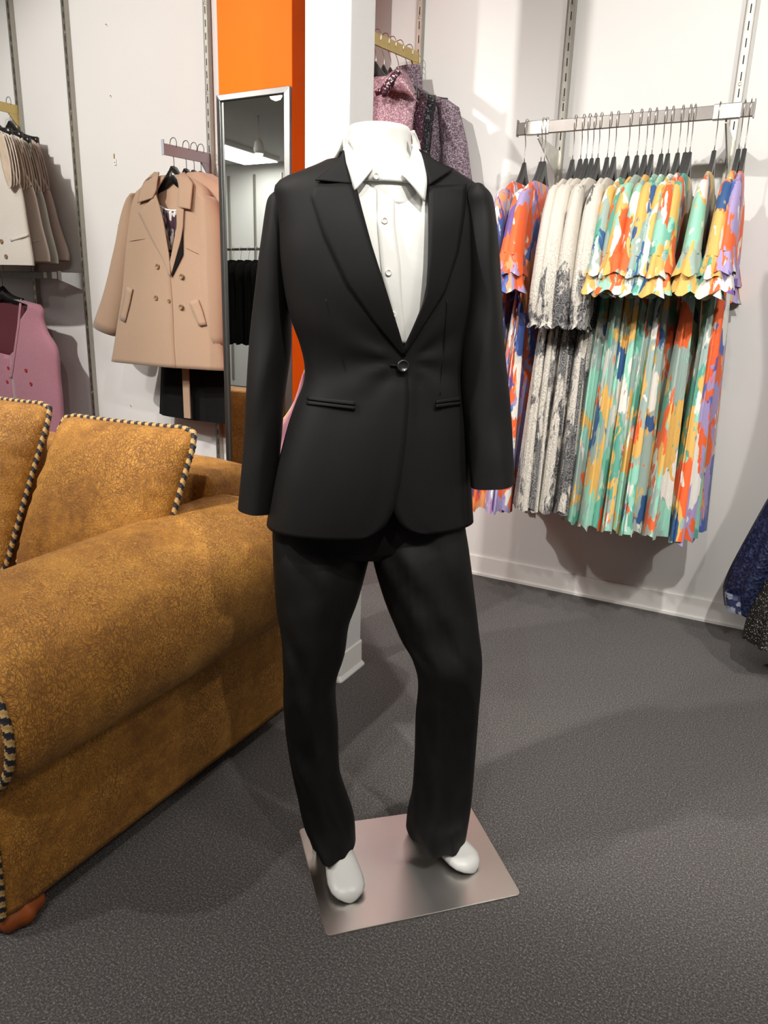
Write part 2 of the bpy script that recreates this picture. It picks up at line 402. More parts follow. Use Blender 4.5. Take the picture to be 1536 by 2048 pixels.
# ================================================================== THE SETTING
def struct(name, g, mat, **kw):
    kw.setdefault('smooth', False); return tag(g.go(name, mat, **kw), kind='structure')
struct('floor', G().box((-9, -4.6, -.05), (3.1, 3.6, 0)), 'carpet')
struct('ceiling', G().box((-9, -4.6, CEIL), (3.1, 3.6, CEIL+.05)), 'ceiling')
struct('wall_back_right', G().box((-1.98, WR, 0), (3.0, WR+.1, CEIL)), 'wall')
struct('wall_back_left', G().box((-8.9, WL, 0), (-1.98, WR+.1, CEIL)), 'wall')
struct('wall_right', G().box((3.0, -4.5, 0), (3.1, WR+.1, CEIL)), 'wall')
struct('wall_left', G().box((-9.0, -4.5, 0), (-8.9, WR+.1, CEIL)), 'wall')
struct('wall_behind', G().box((-9.0, -4.6, 0), (3.1, -4.5, CEIL)), 'wall')
struct('baseboard_back_right', G().box((-1.9, WR-.012, .004), (3.0, WR, .098)).box((-1.9, WR-.02, 0), (3.0, WR, .012)), 'white_trim')
struct('baseboard_back_left', G().box((-8.9, WL-.012, 0), (-2.2, WL, .098)), 'white_trim')
# slim square column
CX0, CX1, CY0, CY1 = -1.383, -1.224, 2.018, 2.172
def rrect(x0, y0, x1, y1, r, k=4):
    out = []
    for cx, cy, a0 in ((x1-r, y1-r, 0), (x0+r, y1-r, 90), (x0+r, y0+r, 180), (x1-r, y0+r, 270)):
        for i in range(k+1):
            a = math.radians(a0+90*i/k); out.append((cx+r*math.cos(a), cy+r*math.sin(a)))
    return out
g = G(); R = []
for z, o in ((0, 0), (CEIL, 0)): R.append([(x, y, z) for x, y in rrect(CX0, CY0, CX1, CY1, .012)])
g.rings(R)
struct('wall_column', g, 'column', smooth=False)
g = G(); R = []
for z, o in ((0, .014), (.006, .014), (.02, .006), (.10, .005), (.105, .001)): R.append([(x, y, z) for x, y in rrect(CX0-o, CY0-o, CX1+o, CY1+o, .014)])
g.rings(R); struct('trim_1', g, 'white_trim', smooth=False)
# orange boxed pier carrying the mirror
OX0, OX1, OY = -2.160, -1.800, 2.55
o = struct('wall_orange_pier', G().box((OX0, OY, 0), (OX1, WL+.02, CEIL)), 'orange', bevel=.004)

# mirror
mt = onV(440, 193, OY)[2]-.0
mir = empty('wall_mirror', (-1.98, OY, .30), 'tall narrow mirror in a brushed metal frame on the orange pier', 'mirror')
MX0, MX1, MZ0, MZ1 = OX0+.0, OX1-.0, .30, 2.105
g = G(); fw, fd = .024, .022
y1 = OY-.002; y0 = OY-fd
for (a, b, c, d) in (((MX0, MZ0), (MX1, MZ0), (MX1-fw, MZ0+fw), (MX0+fw, MZ0+fw)), ((MX0, MZ1), (MX1, MZ1), (MX1-fw, MZ1-fw), (MX0+fw, MZ1-fw)),
                     ((MX0, MZ0), (MX0, MZ1), (MX0+fw, MZ1-fw), (MX0+fw, MZ0+fw)), ((MX1, MZ0), (MX1, MZ1), (MX1-fw, MZ1-fw), (MX1-fw, MZ0+fw))):
    q = [a, b, c, d]; R = []
    vs = [(x, y0+(.006 if i < 2 else 0), z) for i, (x, z) in enumerate(q)]+[(x, y1, z) for x, z in q]
    g.add(vs, [(0, 1, 2, 3), (7, 6, 5, 4), (0, 4, 5, 1), (1, 5, 6, 2), (2, 6, 7, 3), (3, 7, 4, 0)])
g.go('frame', 'frame', mir, smooth=False, bevel=.002)
G().box((MX0+fw-.004, OY-.010, MZ0+fw-.004), (MX1-fw+.004, OY-.004, MZ1-fw+.004)).go('mirror_glass', 'mirror', mir, smooth=False)

# slotted standards
def standard(px, wall, label, ztop=CEIL-.02, zbot=.12):
    x = onV(px, 0, wall)[0]; w2 = .0125; d = .028
    g = G()
    g.box((x-w2, wall-d, zbot), (x+w2, wall-.001, ztop), 0)
    g.box((x-w2-.0015, wall-d-.002, zbot), (x-w2+.003, wall-.001, ztop), 1)
    g.box((x+w2-.003, wall-d-.002, zbot), (x+w2+.0015, wall-.001, ztop), 1)
    z = zbot+.03; k = 0
    while z < ztop-.06:
        g.box((x-.0022, wall-d-.0012, z), (x+.0022, wall-d+.0005, z+.030), 2)
        if k % 7 == 3: g.disc((x, wall-d-.0006, z+.045), (0, -1, 0), .0075, .0016, 12, 1)
        z += .0555; k += 1
    o = g.go('slotted_wall_standard', ['rail_metal', 'rail_side', 'slot'], smooth=False, origin=(x, wall, zbot)); tag(o, label, 'wall standard'); return x
XR = [standard(846, WR, 'slotted metal wall standard just right of the white column, holding the brass arm', zbot=.37),
      standard(1149, WR, 'slotted metal wall standard behind the left end of the steel bar of dresses', zbot=.37),
      standard(1506, WR, 'slotted metal wall standard behind the right end of the steel bar of dresses', zbot=.36)]
XR.append(XR[2]+(XR[2]-XR[1]))
XL = [standard(23, WL, 'leftmost slotted wall standard, behind the beige sleeveless jackets'),
      standard(133, WL, 'slotted wall standard with the pale bracket, second from the left edge'),
      standard(417, WL, 'slotted wall standard beside the orange pier, holding the grey arm of coats')]

# small marks and plugs left on the wall
for (px, py, lab) in ((213, 50, 'small screw plug high on the bare left wall panel, topmost of the four'), (222, 193, 'small screw plug below two scratch lines on the left wall panel'),
                      (238, 452, 'small metal plug beside the sleeve of the camel coat'), (262, 811, 'small plug low on the wall under the camel coat')):
    p = onV(px, py, WL); g = G().disc((p[0], WL-.001, p[2]), (0, -1, 0), .007, .003, 10, 0); g.disc((p[0], WL-.004, p[2]+.002), (0, -1, 0), .003, .001, 8, 1)
    tag(g.go('wall_plug', ['white_plastic', 'slot'], origin=p), lab, 'wall plug')
p = onV(231, 322, WL)
g = G().box((p[0]-.008, WL-.006, p[2]-.022), (p[0]+.010, WL, p[2]+.010), 0).box((p[0]-.008, WL-.005, p[2]+.010), (p[0]-.002, WL, p[2]+.036), 1); g.disc((p[0], WL-.006, p[2]-.008), (0, -1, 0), .003, .001, 8, 2)
tag(g.go('wall_clip', ['white_plastic', 'brass', 'slot'], smooth=False, origin=p), 'small white clip with a brass tongue on the bare left wall', 'clip')

# ================================================================== hangers
def hook_path(o, d, drop=.118, barh=.0):
    """hook over an arm at o; d = unit direction across the arm"""
    d = np.array([d[0], d[1], 0.0]); o = np.array(o, float); z = np.array([0, 0, 1.0])
    return catmull([o+d*.020-z*.030, o+d*.022-z*.008, o+d*.012+z*.010, o-d*.004+z*.012, o-d*.016+z*.002, o-d*.019-z*.025, o-d*.008-z*.055, o-z*.078, o-z*drop], 4)
def hanger_body(g, o, a, half=.205, drop=.118, low=.262, hgt=.036, th=.012, bar=True, m=1):
    """o hook point; a = unit vector along the hanger"""
    a = np.array([a[0], a[1], 0.0]); b = np.array([-a[1], a[0], 0.0]); z = np.array([0, 0, 1.0]); o = np.array(o, float)
    R = []
    for i in range(25):
        s = -1+2*i/24; q = abs(s); zz = -drop-.004-(low-drop)*(1-math.exp(-2.2*q))/(1-math.exp(-2.2)) ; h = hgt*(1.35-.5*min(1, q*2.2)) if q < .45 else hgt*(.97-.25*q)
        t = th*(1+.25*(1-q)); c = o+a*half*s+z*zz
        R.append([c+b*t/2, c+b*t/2-z*h, c-b*t/2-z*h, c-b*t/2, c+z*.004])
    g.rings(R, True, m)
    if bar: g.tube([o-a*half*.88-z*(low+.01), o-a*half*.88-z*(low+.035), o+a*half*.88-z*(low+.035), o+a*half*.88-z*(low+.01)], .0045, 6, m)
    return g

# ================================================================== right-hand bar and dresses
BY = 3.0
bl, br = onV(1035, 250, BY), onV(1508, 232, BY); BZ = 1.992
bar = empty('hanging_bar', ((bl[0]+br[0])/2, BY, BZ), 'flat steel hanging bar on the right-hand wall, hung with floral dresses', 'clothes rail')
G().box((bl[0], BY-.007, BZ-.022), (br[0], BY+.007, BZ+.022)).go('bar', 'steel', bar, smooth=False, bevel=.002)
for x in (bl[0]+.0, br[0]-.004): G().box((x, BY-.010, BZ-.026), (x+.004, BY+.010, BZ+.032)).go('end_plate', 'steel', bar, smooth=False)
for x in (XR[1], XR[2]):
    G().box((x-.045, BY-.011, BZ-.025), (x+.045, BY+.010, BZ+.025)).go('sleeve_clamp', 'rail_metal', bar, smooth=False, bevel=.003)
    g = G(); vs = [(BY+.008, BZ-.024), (BY+.008, BZ-.034), (WR-.05, BZ-.13), (WR-.03, BZ-.22), (WR-.026, BZ-.22), (WR-.026, BZ-.02), (WR-.04, BZ-.024)]
    n = len(vs); g.add([(x-.003, y, z) for y, z in vs]+[(x+.003, y, z) for y, z in vs], [tuple(range(n)), tuple(range(2*n-1, n-1, -1))]+[(i, (i+1) % n, n+(i+1) % n, n+i) for i in range(n)])
    g.go('bracket', 'rail_metal', bar, smooth=False)

def skirt_rings(prof, th, seed, nphi=40, A=.010, voff=0, sway=0):
    """prof: (z, halfV, halfU)"""
    rnd = random.Random(seed); ph = [rnd.uniform(0, 6.28) for _ in range(6)]; k1, k2 = rnd.choice([7, 8, 9]), rnd.choice([13, 15, 17])
    P = catmull([(*p, ) for p in prof], 5); R = []; z0, z1 = P[0][0], P[-1][0]
    for z, hv, hu in P:
        q = (z-z0)/(z1-z0); ring = []
        amp = A*(max(0, q-.12)**.8)*1.6
        for j in range(nphi):
            f = 2*PI*j/nphi; c, s = math.cos(f), math.sin(f)
            r1 = amp*math.sin(k1*f+ph[0]+q*.8)+amp*.6*math.sin(k2*f+ph[1]-q*.6)
            U = hu*math.copysign(abs(s)**.8, s)+r1*(.6+.8*abs(s)); V = (hv)*math.copysign(abs(c)**.75, c)+r1*.9*c
            ring.append((U+sway*q, V+voff+.006*math.sin(ph[2]+q*3), z+.010*math.sin(k1*f+ph[3])*(q**6)))
        R.append(ring)
    return R
def sleeve_rings(prof, seed, nphi=28):
    """prof: (z, centreV, halfV, halfU, ruffle)"""
    rnd = random.Random(seed); p1, p2 = rnd.uniform(0, 6), rnd.uniform(0, 6); R = []
    for z, cv, hv, hu, rf in prof:
        ring = []
        for j in range(nphi):
            f = 2*PI*j/nphi; w = 1+rf*(.45*math.sin(5*f+p1)+.3*math.sin(8*f+p2))
            ring.append((hu*math.sin(f)*w, cv+hv*math.cos(f)*w, z-rf*.02*math.sin(5*f+p1)))
        R.append(ring)
    return R
def make_dress(kind, seed):
    rnd = random.Random(seed)
    e = empty('floral_dress' if kind != 'paisley' else 'paisley_dress', (0, 0, 0)); mat = kind
    L = 1.48 if kind != 'paisley' else 1.44
    top = [(-.205, .10, .010), (-.225, .14, .013), (-.265, .195, .017), (-.32, .20, .020), (-.42, .175, .022), (-.58, .15, .020), (-.62, .15, .020), (-.80, .185, .026), (-1.1, .225, .034), (-1.3, .245, .040), (-L, .262, .046)]
    g = G(); g.rings(skirt_rings(top, 0, seed, A=.011, sway=rnd.uniform(-.008, .008)), False); g.go('dress_body', mat, e)
    for sgn in (-1, 1):
        g = G(); o = rnd.uniform(-.01, .01)
        if kind != 'paisley':
            g.rings(sleeve_rings([(-.245, sgn*.165, .03, .012, 0), (-.265, sgn*.195, .040, .017, 0), (-.32, sgn*.222, .043, .022, 0), (-.40, sgn*.240, .050, .026, .05), (-.485+o, sgn*.255, .058, .030, .1)], seed+sgn), False)
            g.rings(sleeve_rings([(-.478+o, sgn*.255, .056, .029, .1), (-.52+o, sgn*.262, .068, .038, .22), (-.555+o, sgn*.268, .078, .046, .38)], seed+sgn+5), False)
            g.rings(sleeve_rings([(-.535+o, sgn*.262, .058, .032, .15), (-.58+o, sgn*.268, .068, .042, .28), (-.615+o, sgn*.272, .080, .052, .45)], seed+sgn+9), False)
        else:
            g.rings(sleeve_rings([(-.240, sgn*.16, .03, .013, 0), (-.262, sgn*.192, .040, .018, 0), (-.34, sgn*.222, .046, .024, 0), (-.46, sgn*.240, .056, .030, .05), (-.60+o, sgn*.25, .066, .036, .10), (-.68+o, sgn*.252, .066, .038, .14),
                                  (-.715+o, sgn*.250, .052, .028, .2), (-.735+o, sgn*.252, .060, .036, .35)], seed+sgn), False)
        s = g.go('sleeve', mat, e)
    return e
def make_hanger():
    e = empty('clothes_hanger', (0, 0, 0))
    G().tube([tuple(p) for p in hook_path((0, 0, .021), (0, 1), .142)], .0018, 6).go('hook', 'wire', e)
    hanger_body(G(), (0, 0, .0), (0, 1), m=0).go('hanger_arms', 'hanger', e, smooth=False)
    return e
def copy_tree(o, parent=None):
    c = o.copy(); COL.objects.link(c); c.parent = parent
    for ch in list(o.children): copy_tree(ch, c)
    return c
used = set()
def place(proto, loc, rz, label, cat, group, s=1.0):
    o = proto if proto.name not in used else copy_tree(proto)
    used.add(o.name)
    if o is proto: used.add(proto.name)
    o.location = loc; o.rotation_euler = (0, 0, rz); o.scale = (1, 1, 1)
    return tag(o, label, cat, group)
HX = [1055.6, 1089, 1096, 1153, 1169, 1180.6, 1192, 1204, 1223, 1237, 1264, 1283, 1299, 1312.5, 1332, 1345.5, 1365, 1380, 1389, 1438, 1487, 1499]
protos = {'fl_teal': [make_dress('fl_teal', 11), make_dress('fl_teal', 22), make_dress('fl_teal', 33)],
          'fl_lilac': [make_dress('fl_lilac', 44), make_dress('fl_lilac', 55)], 'paisley': [make_dress('paisley', 66), make_dress('paisley', 77)]}
hp = make_hanger(); ORD = ['first', 'second', 'third', 'fourth', 'fifth', 'sixth', 'seventh', 'eighth', 'ninth', 'tenth']
cnt = {}
for i, px in enumerate(HX):
    x = onV(px, 233, BY)[0]
    k = 'fl_lilac' if i < 3 or i == 21 else 'paisley' if i < 10 else 'fl_teal'
    c = cnt.get(k, 0); cnt[k] = c+1
    if k == 'paisley': nm, gp = f'{ORD[c]} of the seven cream and charcoal paisley dresses', 'paisley dresses on the steel bar'
    elif k == 'fl_teal':
        gp = 'teal floral dresses on the steel bar'
        nm = f'{ORD[c]} of the nine packed teal and yellow floral dresses' if c < 9 else 'teal floral dress hanging alone before the right clamp' if c == 9 else 'teal floral dress against the lilac one at the right end'
    else:
        gp = 'lilac and orange floral dresses on the steel bar'
        nm = f'{ORD[c]} of the three lilac-orange dresses left on the bar' if c < 3 else 'lilac-orange floral dress outermost at the right end'
    yo = random.uniform(-.02, .02); rz = random.uniform(-.05, .05)
    pl = protos[k]; place(pl[c % len(pl)], (x, BY+yo, BZ), rz, (nm+' from the left' if 'of the' in nm else nm), 'dress', gp)
    place(hp, (x, BY, BZ), rz, 'black velvet hanger carrying the '+nm, 'hanger', 'black hangers on the steel bar')
# hem weights seen under the dresses: rail feet of the standards
# ================================================================== brass arm with sequinned gowns behind the column
def arm_thing(name, x, yf, wall, zf, zw, hgt, mat, label, cat='display arm', side=.005, tip=True):
    e = empty(name, (x, wall-.03, zw), label, cat)
    g = G(); g.add([(x-side, yf, zf-hgt/2), (x+side, yf, zf-hgt/2), (x+side, yf, zf+hgt/2), (x-side, yf, zf+hgt/2), (x-side, wall-.03, zw-hgt/2), (x+side, wall-.03, zw-hgt/2), (x+side, wall-.03, zw+hgt/2), (x-side, wall-.03, zw+hgt/2)],
                   [(0, 1, 2, 3), (4, 7, 6, 5), (0, 4, 5, 1), (1, 5, 6, 2), (2, 6, 7, 3), (3, 7, 4, 0)])
    g.go('arm', mat, e, smooth=False, bevel=.0015)
    if tip: G().box((x-side*1.6, yf-.006, zf-hgt/2-.002), (x+side*1.6, yf, zf+hgt/2+.016)).go('end_stop', mat, e, smooth=False, bevel=.002)
    g = G(); v = [(wall-.026, zw+hgt/2), (wall-.075, zw+hgt/2-.004), (wall-.095, zw-hgt/2), (wall-.045, zw-hgt/2-.055), (wall-.026, zw-hgt/2-.065)]; n = len(v)
    g.add([(x-side*.7, y, z) for y, z in v]+[(x+side*.7, y, z) for y, z in v], [tuple(range(n)), tuple(range(2*n-1, n-1, -1))]+[(i, (i+1) % n, n+(i+1) % n, n+i) for i in range(n)])
    g.go('bracket_plate', mat, e, smooth=False)
    return lambda y: zf+(zw-zf)*(y-yf)/(wall-.03-yf)
zs = arm_thing('brass_display_arm', XR[0], 2.62, WR, 2.325, 2.395, .045, 'brass', 'brass display arm behind the white column, hung with sequinned gowns')
def garment(name, x, y, z, prof, mat, label, cat, group=None, F=(0, -1), sub=None, ripple=.008, seed=1, dz=0):
    """prof: (drop, centre shift, half width, half depth) below the hook"""
    e = empty(name, (x, y, z), label, cat, group)
    L = Loft([(z-d, x+c, y, w, h) for d, c, w, h in prof], F, 2.3)
    rows = []; rnd = random.Random(seed); p = [rnd.uniform(0, 6) for _ in range(3)]
    for i in range(46):
        zz = L.z1+(L.z0-L.z1)*i/45; q = i/45
        rows.append([L.pt(2*PI*j/56, zz, ripple*q*(math.sin(9*2*PI*j/56+p[0]+q)+.6*math.sin(15*2*PI*j/56+p[1]))) for j in range(56)])
    b = G().rings(rows, False).go('garment_body', mat, e)
    return e, L
def std_hanger(x, y, z, mat='gloss_hanger', wire='dark_wire', label='', group='', half=.2, drop=.10, low=.2, hgt=.04, th=.02, top=.02, ax=(1, 0), name='clothes_hanger'):
    e = empty(name, (x, y, z), label, 'hanger', group)
    G().tube([tuple(p) for p in hook_path((x, y, z+top), (ax[0], ax[1]), drop+top+.01)], .0018, 6).go('hook', wire, e)
    hanger_body(G(), (x, y, z), ax, half, drop, low, hgt, th, False, 0).go('hanger_arms', mat, e, smooth=True)
    return e
gow = [(2.93, 'seq_mauve', 'mauve glitter gown with a draped collar and dark bead trim behind the column', .19, .0),
       (3.00, 'seq_gold', 'gold beaded gown squeezed behind the mauve gown on the brass arm', .165, -.01),
       (3.06, 'seq_burg', 'burgundy sequinned sleeveless gown on the brass arm', .175, .0),
       (3.13, 'seq_black', 'black beaded lace gown between the burgundy and smoky lilac gowns', .185, .0),
       (3.22, 'seq_grey', 'smoky lilac lace gown with long sleeves, deepest on the brass arm', .20, .0)]
for i, (y, mt_, lab, hw, cs) in enumerate(gow):
    z = zs(y); x = XR[0]
    std_hanger(x, y, z+.022, 'hanger', 'wire', 'black hanger carrying the '+lab.split(' hanging')[0].split(' with')[0].split(' squeezed')[0].split(' on the')[0].split(' between')[0], 'hangers on the brass arm', hw, .10, .215, .034, .014, .0)
    e, L = garment('evening_gown', x, y, z+.022, [(.165, cs, .07, .02), (.20, cs, .13, .026), (.235, cs, hw, .03), (.33, cs+.02, hw-.03, .036), (.55, cs+.04, .13, .04), (.9, cs+.06, .15, .05), (1.35, cs+.08, .17, .06)], mt_, lab, 'dress', 'evening gowns on the brass arm', seed=i)
    if mt_ == 'seq_grey':
        for s in (1,):
            R = []
            for d, c, w2, h2 in ((.225, .17, .035, .02), (.26, .21, .05, .03), (.40, .245, .062, .035), (.62, .29, .065, .035), (.72, .315, .055, .03)):
                R.append([(x+s*(c+w2*math.cos(f)), y-.01+h2*math.sin(f), z+.022-d) for f in [2*PI*k/18 for k in range(18)]])
            G().rings(R, False).go('sleeve', 'seq_grey', e)
        G().rings([[(x+r*math.cos(f)*1.3, y+r*math.sin(f)*.5, z-.05-d) for f in [2*PI*k/18 for k in range(18)]] for r, d in ((.045, 0), (.05, .03), (.058, .07), (.06, .10))], False).go('collar', 'seq_grey', e)
    if mt_ == 'seq_mauve':
        # draped cape collar and bead trim
        A = [onV(*q, y-.05) for q in ((757, 178), (775, 152), (797, 137), (815, 150), (832, 186))]
        B = [onV(*q, y-.07) for q in ((770, 196), (782, 180), (797, 184), (815, 188), (838, 206))]
        a, b = catmull(A, 6), catmull(B, 6); rows = []
        for p, q in zip(a, b):
            rows.append([p*(1-u)+q*u+np.array([0, -.035*math.sin(PI*u), .0]) for u in np.linspace(0, 1, 10)])
        G().grid(rows).go('draped_collar', 'seq_mauve', e, solid=.004)
        g = G(); g.tube([onV(*q, y-.09) for q in ((798, 141), (789, 155), (779, 168), (768, 178), (752, 188))], [.010, .018, .018, .014, .010], 8); g.tube([onV(*q, y-.10) for q in ((776, 172), (771, 182), (768, 195))], [.012, .016, .008], 8)
        g.go('bead_trim', 'beads', e)
    if mt_ == 'seq_gold':
        G().grid([[(x+.10+.035*u, y-.045-.01*math.sin(3*v), z-.15-.10*v-.02*u) for u in np.linspace(0, 1, 5)] for v in np.linspace(0, 1.6, 8)]).go('shoulder_strap', 'seq_gold', e, solid=.006)

# ================================================================== gowns at the right edge
zr = arm_thing('steel_display_arm', XR[3]+.02, 2.62, WR, 2.0, 2.0, .04, 'steel', 'steel display arm just beyond the right edge, holding navy and black gowns')
gx = XR[3]+.02
for y, mt_, lab, prof in ((3.02, 'navy', 'navy leaf-lace gown with a flared skirt at the right edge', [(.16, 0, .07, .02), (.235, 0, .19, .03), (.33, 0, .18, .035), (.6, 0, .15, .05), (1.0, 0, .24, .07), (1.5, 0, .385, .09), (1.72, 0, .44, .10), (1.82, 0, .425, .10)]),
                          (2.84, 'black_glitter', 'black glitter tulle gown in front of the navy gown at the right edge', [(.16, 0, .07, .02), (.235, 0, .19, .03), (.33, 0, .18, .035), (.6, 0, .14, .05), (1.0, 0, .18, .06), (1.5, 0, .27, .08), (1.75, 0, .335, .085), (1.87, 0, .345, .085)])):
    std_hanger(gx, y, 2.022, 'hanger', 'wire', 'black hanger of the '+lab.split(' gown')[0]+' gown', 'hangers at the right edge', .19, .10, .215, .034, .014, .0)
    e, L = garment('evening_gown', gx, y, 2.022, prof, mt_, lab, 'dress', 'gowns at the right edge', seed=9, ripple=.014)
    if mt_ == 'navy':
        rows = [[L.pt(2*PI*j/56, L.z0+dz_, .010+.012*math.sin(9*2*PI*j/56)) for j in range(56)] for dz_ in (.075, .05, .02, .0)]
        tag(G().rings(rows, False).go('scalloped_hem', 'lace_hem' if 'lace_hem' in M else 'navy', e), 'pale patterned scalloped lace hem')

# ================================================================== grey arm with coats
AX = XL[2]
za = arm_thing('grey_display_arm', AX, 2.795, WL, 1.992, 2.006, .05, 'grey_metal', 'grey display arm beside the mirror, hung with camel and black coats')
def blockcoat(x, y, z, mat, label, group, pxL=None, hw=.22, hem=.40, length=1.12, cx=0, long_=False, yaw=0):
    prof = [(.115, cx, .05, .03), (.135, cx, .09, .04), (.175, cx, .16, .05), (.215, cx, .215, .06), (.30, cx, .225, .068), (.45, cx, .235, .072), (.7, cx, .275, .078), (1.0, cx, hem-.04, .085), (length, cx, hem, .088)]
    e, L = garment('wool_coat', x, y, z, prof, mat, label, 'coat', group, ripple=.004, seed=int(y*100))
    for s in (-1, 1):
        R = []
        for d, c, w2, h2 in ((.20, .185, .03, .03), (.235, .235, .05, .05), (.36, .270, .062, .055), (.6, .325, .07, .055), (.84, .385, .078, .052)):
            R.append([(x+cx+s*(c+w2*math.cos(f)), y+h2*math.sin(f), z-d) for f in [2*PI*k/22 for k in range(22)]])
        G().rings(R, False).go('sleeve', mat, e)
    return e, L
# the front camel coat, traced in its own plane
CY = 2.86
def cp(px, py, d=0): return onV(px, py, CY+d)
hz = za(CY)+.025
ec = empty('wool_coat', (AX, CY, hz), 'camel double-breasted wool coat with notched collar, front of the grey arm', 'coat', 'camel coats on the grey arm')
rows = [((322, 350), (372, 356), .035), ((300, 362), (395, 366), .045), ((275, 380), (415, 386), .055), ((266, 400), (424, 405), .062), ((262, 440), (428, 445), .068), ((258, 500), (432, 505), .072), ((252, 580), (438, 590), .078), ((241, 650), (446, 670), .085), ((230, 712), (458, 752), .088)]
RG = []
for (a, b, d) in rows:
    A, B = cp(*a), cp(*b); RG.append(((A[2]+B[2])/2, (A[0]+B[0])/2, CY, (B[0]-A[0])/2, d))
LC = Loft(RG, (0, -1), 2.4)
# hem runs lower on the right: shear the lower rows
def coat_surface(off, t0, t1, nt=40, nzz=44, ztop=None, nzs=None):
    rows = []
    for i in range(nzz):
        z = (ztop or LC.z1)+(LC.z0-(ztop or LC.z1))*i/(nzz-1); q = max(0, (LC.z1-z)/(LC.z1-LC.z0)); a0 = t0(z) if callable(t0) else t0; a1 = t1(z) if callable(t1) else t1
        row = []
        for j in range(nt):
            a = a0+(a1-a0)*j/(nt-1); p = LC.pt(a, z, off+.004*nz((a*2, z*3, 1))+.006*q*math.sin(5*a+1))
            row.append(p)
        rows.append(row)
    return rows
edgeL = [(313, 384), (318, 407), (327, 442), (338, 510), (341, 551), (345, 600), (347, 640), (353, 743)]
eA = [LC.cast(*p) for p in edgeL]; eZ = [p[2] for p in eA][::-1]; eT = [LC.ang(p) for p in eA][::-1]
tl = lambda z: float(np.interp(z, eZ, eT))
zt = LC.cast(313, 384)[2]
G().grid(coat_surface(0, lambda z: tl(z), -PI, ztop=LC.z1)).go('coat_front_left', 'camel', ec, solid=.006)
edgeR = [(357, 372), (356, 420), (354, 455), (345, 500), (336, 535), (330, 600), (332, 640), (336, 752)]
eA2 = [LC.cast(*p) for p in edgeR]; eZ2 = [p[2] for p in eA2][::-1]; eT2 = [LC.ang(p) for p in eA2][::-1]
tr = lambda z: float(np.interp(z, eZ2, eT2))
G().grid(coat_surface(-.004, lambda z: tr(z), PI)).go('coat_front_right', 'camel', ec, solid=.006)
def csl(name, Ls, Rs, d, mat='camel', par=ec, yo=0, hh=.05):
    R = []
    for a, b in zip(Ls, Rs):
        A, B = onV(*a, CY+yo), onV(*b, CY+yo); c = (A+B)/2; h = (B-A)/2
        R.append([c+h*math.cos(f)+np.array([0, hh*math.sin(f), 0]) for f in [2*PI*k/24 for k in range(24)]])
    R2 = []
    for i in range(len(R[0])):
        R2.append(catmull([r[i] for r in R], 4))
    rr = [[R2[i][k]+np.array([0, .004*nz(R2[i][k], 9), 0]) for i in range(24)] for k in range(len(R2[0]))]
    return G().rings(rr, False).go(name, mat, par, solid=.005)
csl('sleeve', [(271, 392), (259, 404), (246, 440), (234, 500), (214, 580), (190, 650)], [(284, 388), (281, 408), (277, 450), (266, 520), (252, 600), (235, 673)], 0)
csl('sleeve', [(404, 392), (397, 410), (392, 460), (396, 540), (401, 610), (407, 696)], [(421, 394), (434, 408), (444, 450), (448, 530), (450, 610), (451, 693)], 0)
def cstrip(name, A, B, off, mat='camel', offB=None, solid=.005, nu=26, nv=9, L=LC, par=ec):
    return G().grid(strip(L, A, B, off, nu, nv, offB)).go(name, mat, par, solid=solid)
cstrip('lapel', [(312, 390), (318, 407), (327, 442), (338, 510), (341, 551)], [(277, 426), (285, 442), (300, 473), (324, 514), (340, 552)], .016, offB=.011, nu=30)
cstrip('collar', [(318, 344), (315, 362), (313, 380), (306, 396)], [(309, 344), (291, 360), (279, 384), (275, 406)], .020, offB=.016)
cstrip('collar', [(359, 347), (358, 380), (357, 414)], [(369, 344), (386, 367), (381, 419)], .020, offB=.020)
cstrip('lapel', [(353, 416), (354, 452), (346, 495), (339, 530)], [(368, 418), (366, 455), (362, 480), (343, 548)], .012, offB=.008)
tag(cstrip('lapel_gap_shade', [(365, 450), (362, 490), (345, 530)], [(366, 452), (366, 510), (345, 553)], .004, 'black_cloth'), 'black strip standing in for the shadow in the gap beside the lapel')  # shadow of the gap beside the lapel, laid on as a black strip
cstrip('coat_lining', [(308, 366), (322, 430), (335, 500)], [(366, 366), (366, 430), (356, 500)], -.045, mat='camel_b')
for nm, ps in (('pocket_welt', [((252, 572), (265, 578)), ((247, 605), (259, 608)), ((239, 638), (250, 644))]), ('pocket_welt', [((378, 604), (396, 598)), ((386, 625), (405, 622)), ((398, 652), (413, 650))])):
    cstrip(nm, [p[0] for p in ps], [p[1] for p in ps], .008, nu=8, nv=4)
for (px, py) in ((315, 533), (363, 553), (312, 596), (362, 614), (338, 602)):
    p = LC.cast(px, py, .008); n_ = LC.normal(p); G().disc(p, (n_[0], n_[1], 0), .013 if px != 338 else .009, .004).go('button', 'coat_button', ec)
for ps in ([(259, 482), (290, 477)], [(372, 495), (396, 507)]):
    G().tube(seam(LC, ps, .004, 0, 10), .0016, 5).go('seam', 'camel_b', ec)
std_hanger(AX, CY, hz, label='black glossy hanger of the front camel coat', group='hangers on the grey arm', half=.17, drop=.09, low=.185, hgt=.05, th=.035)
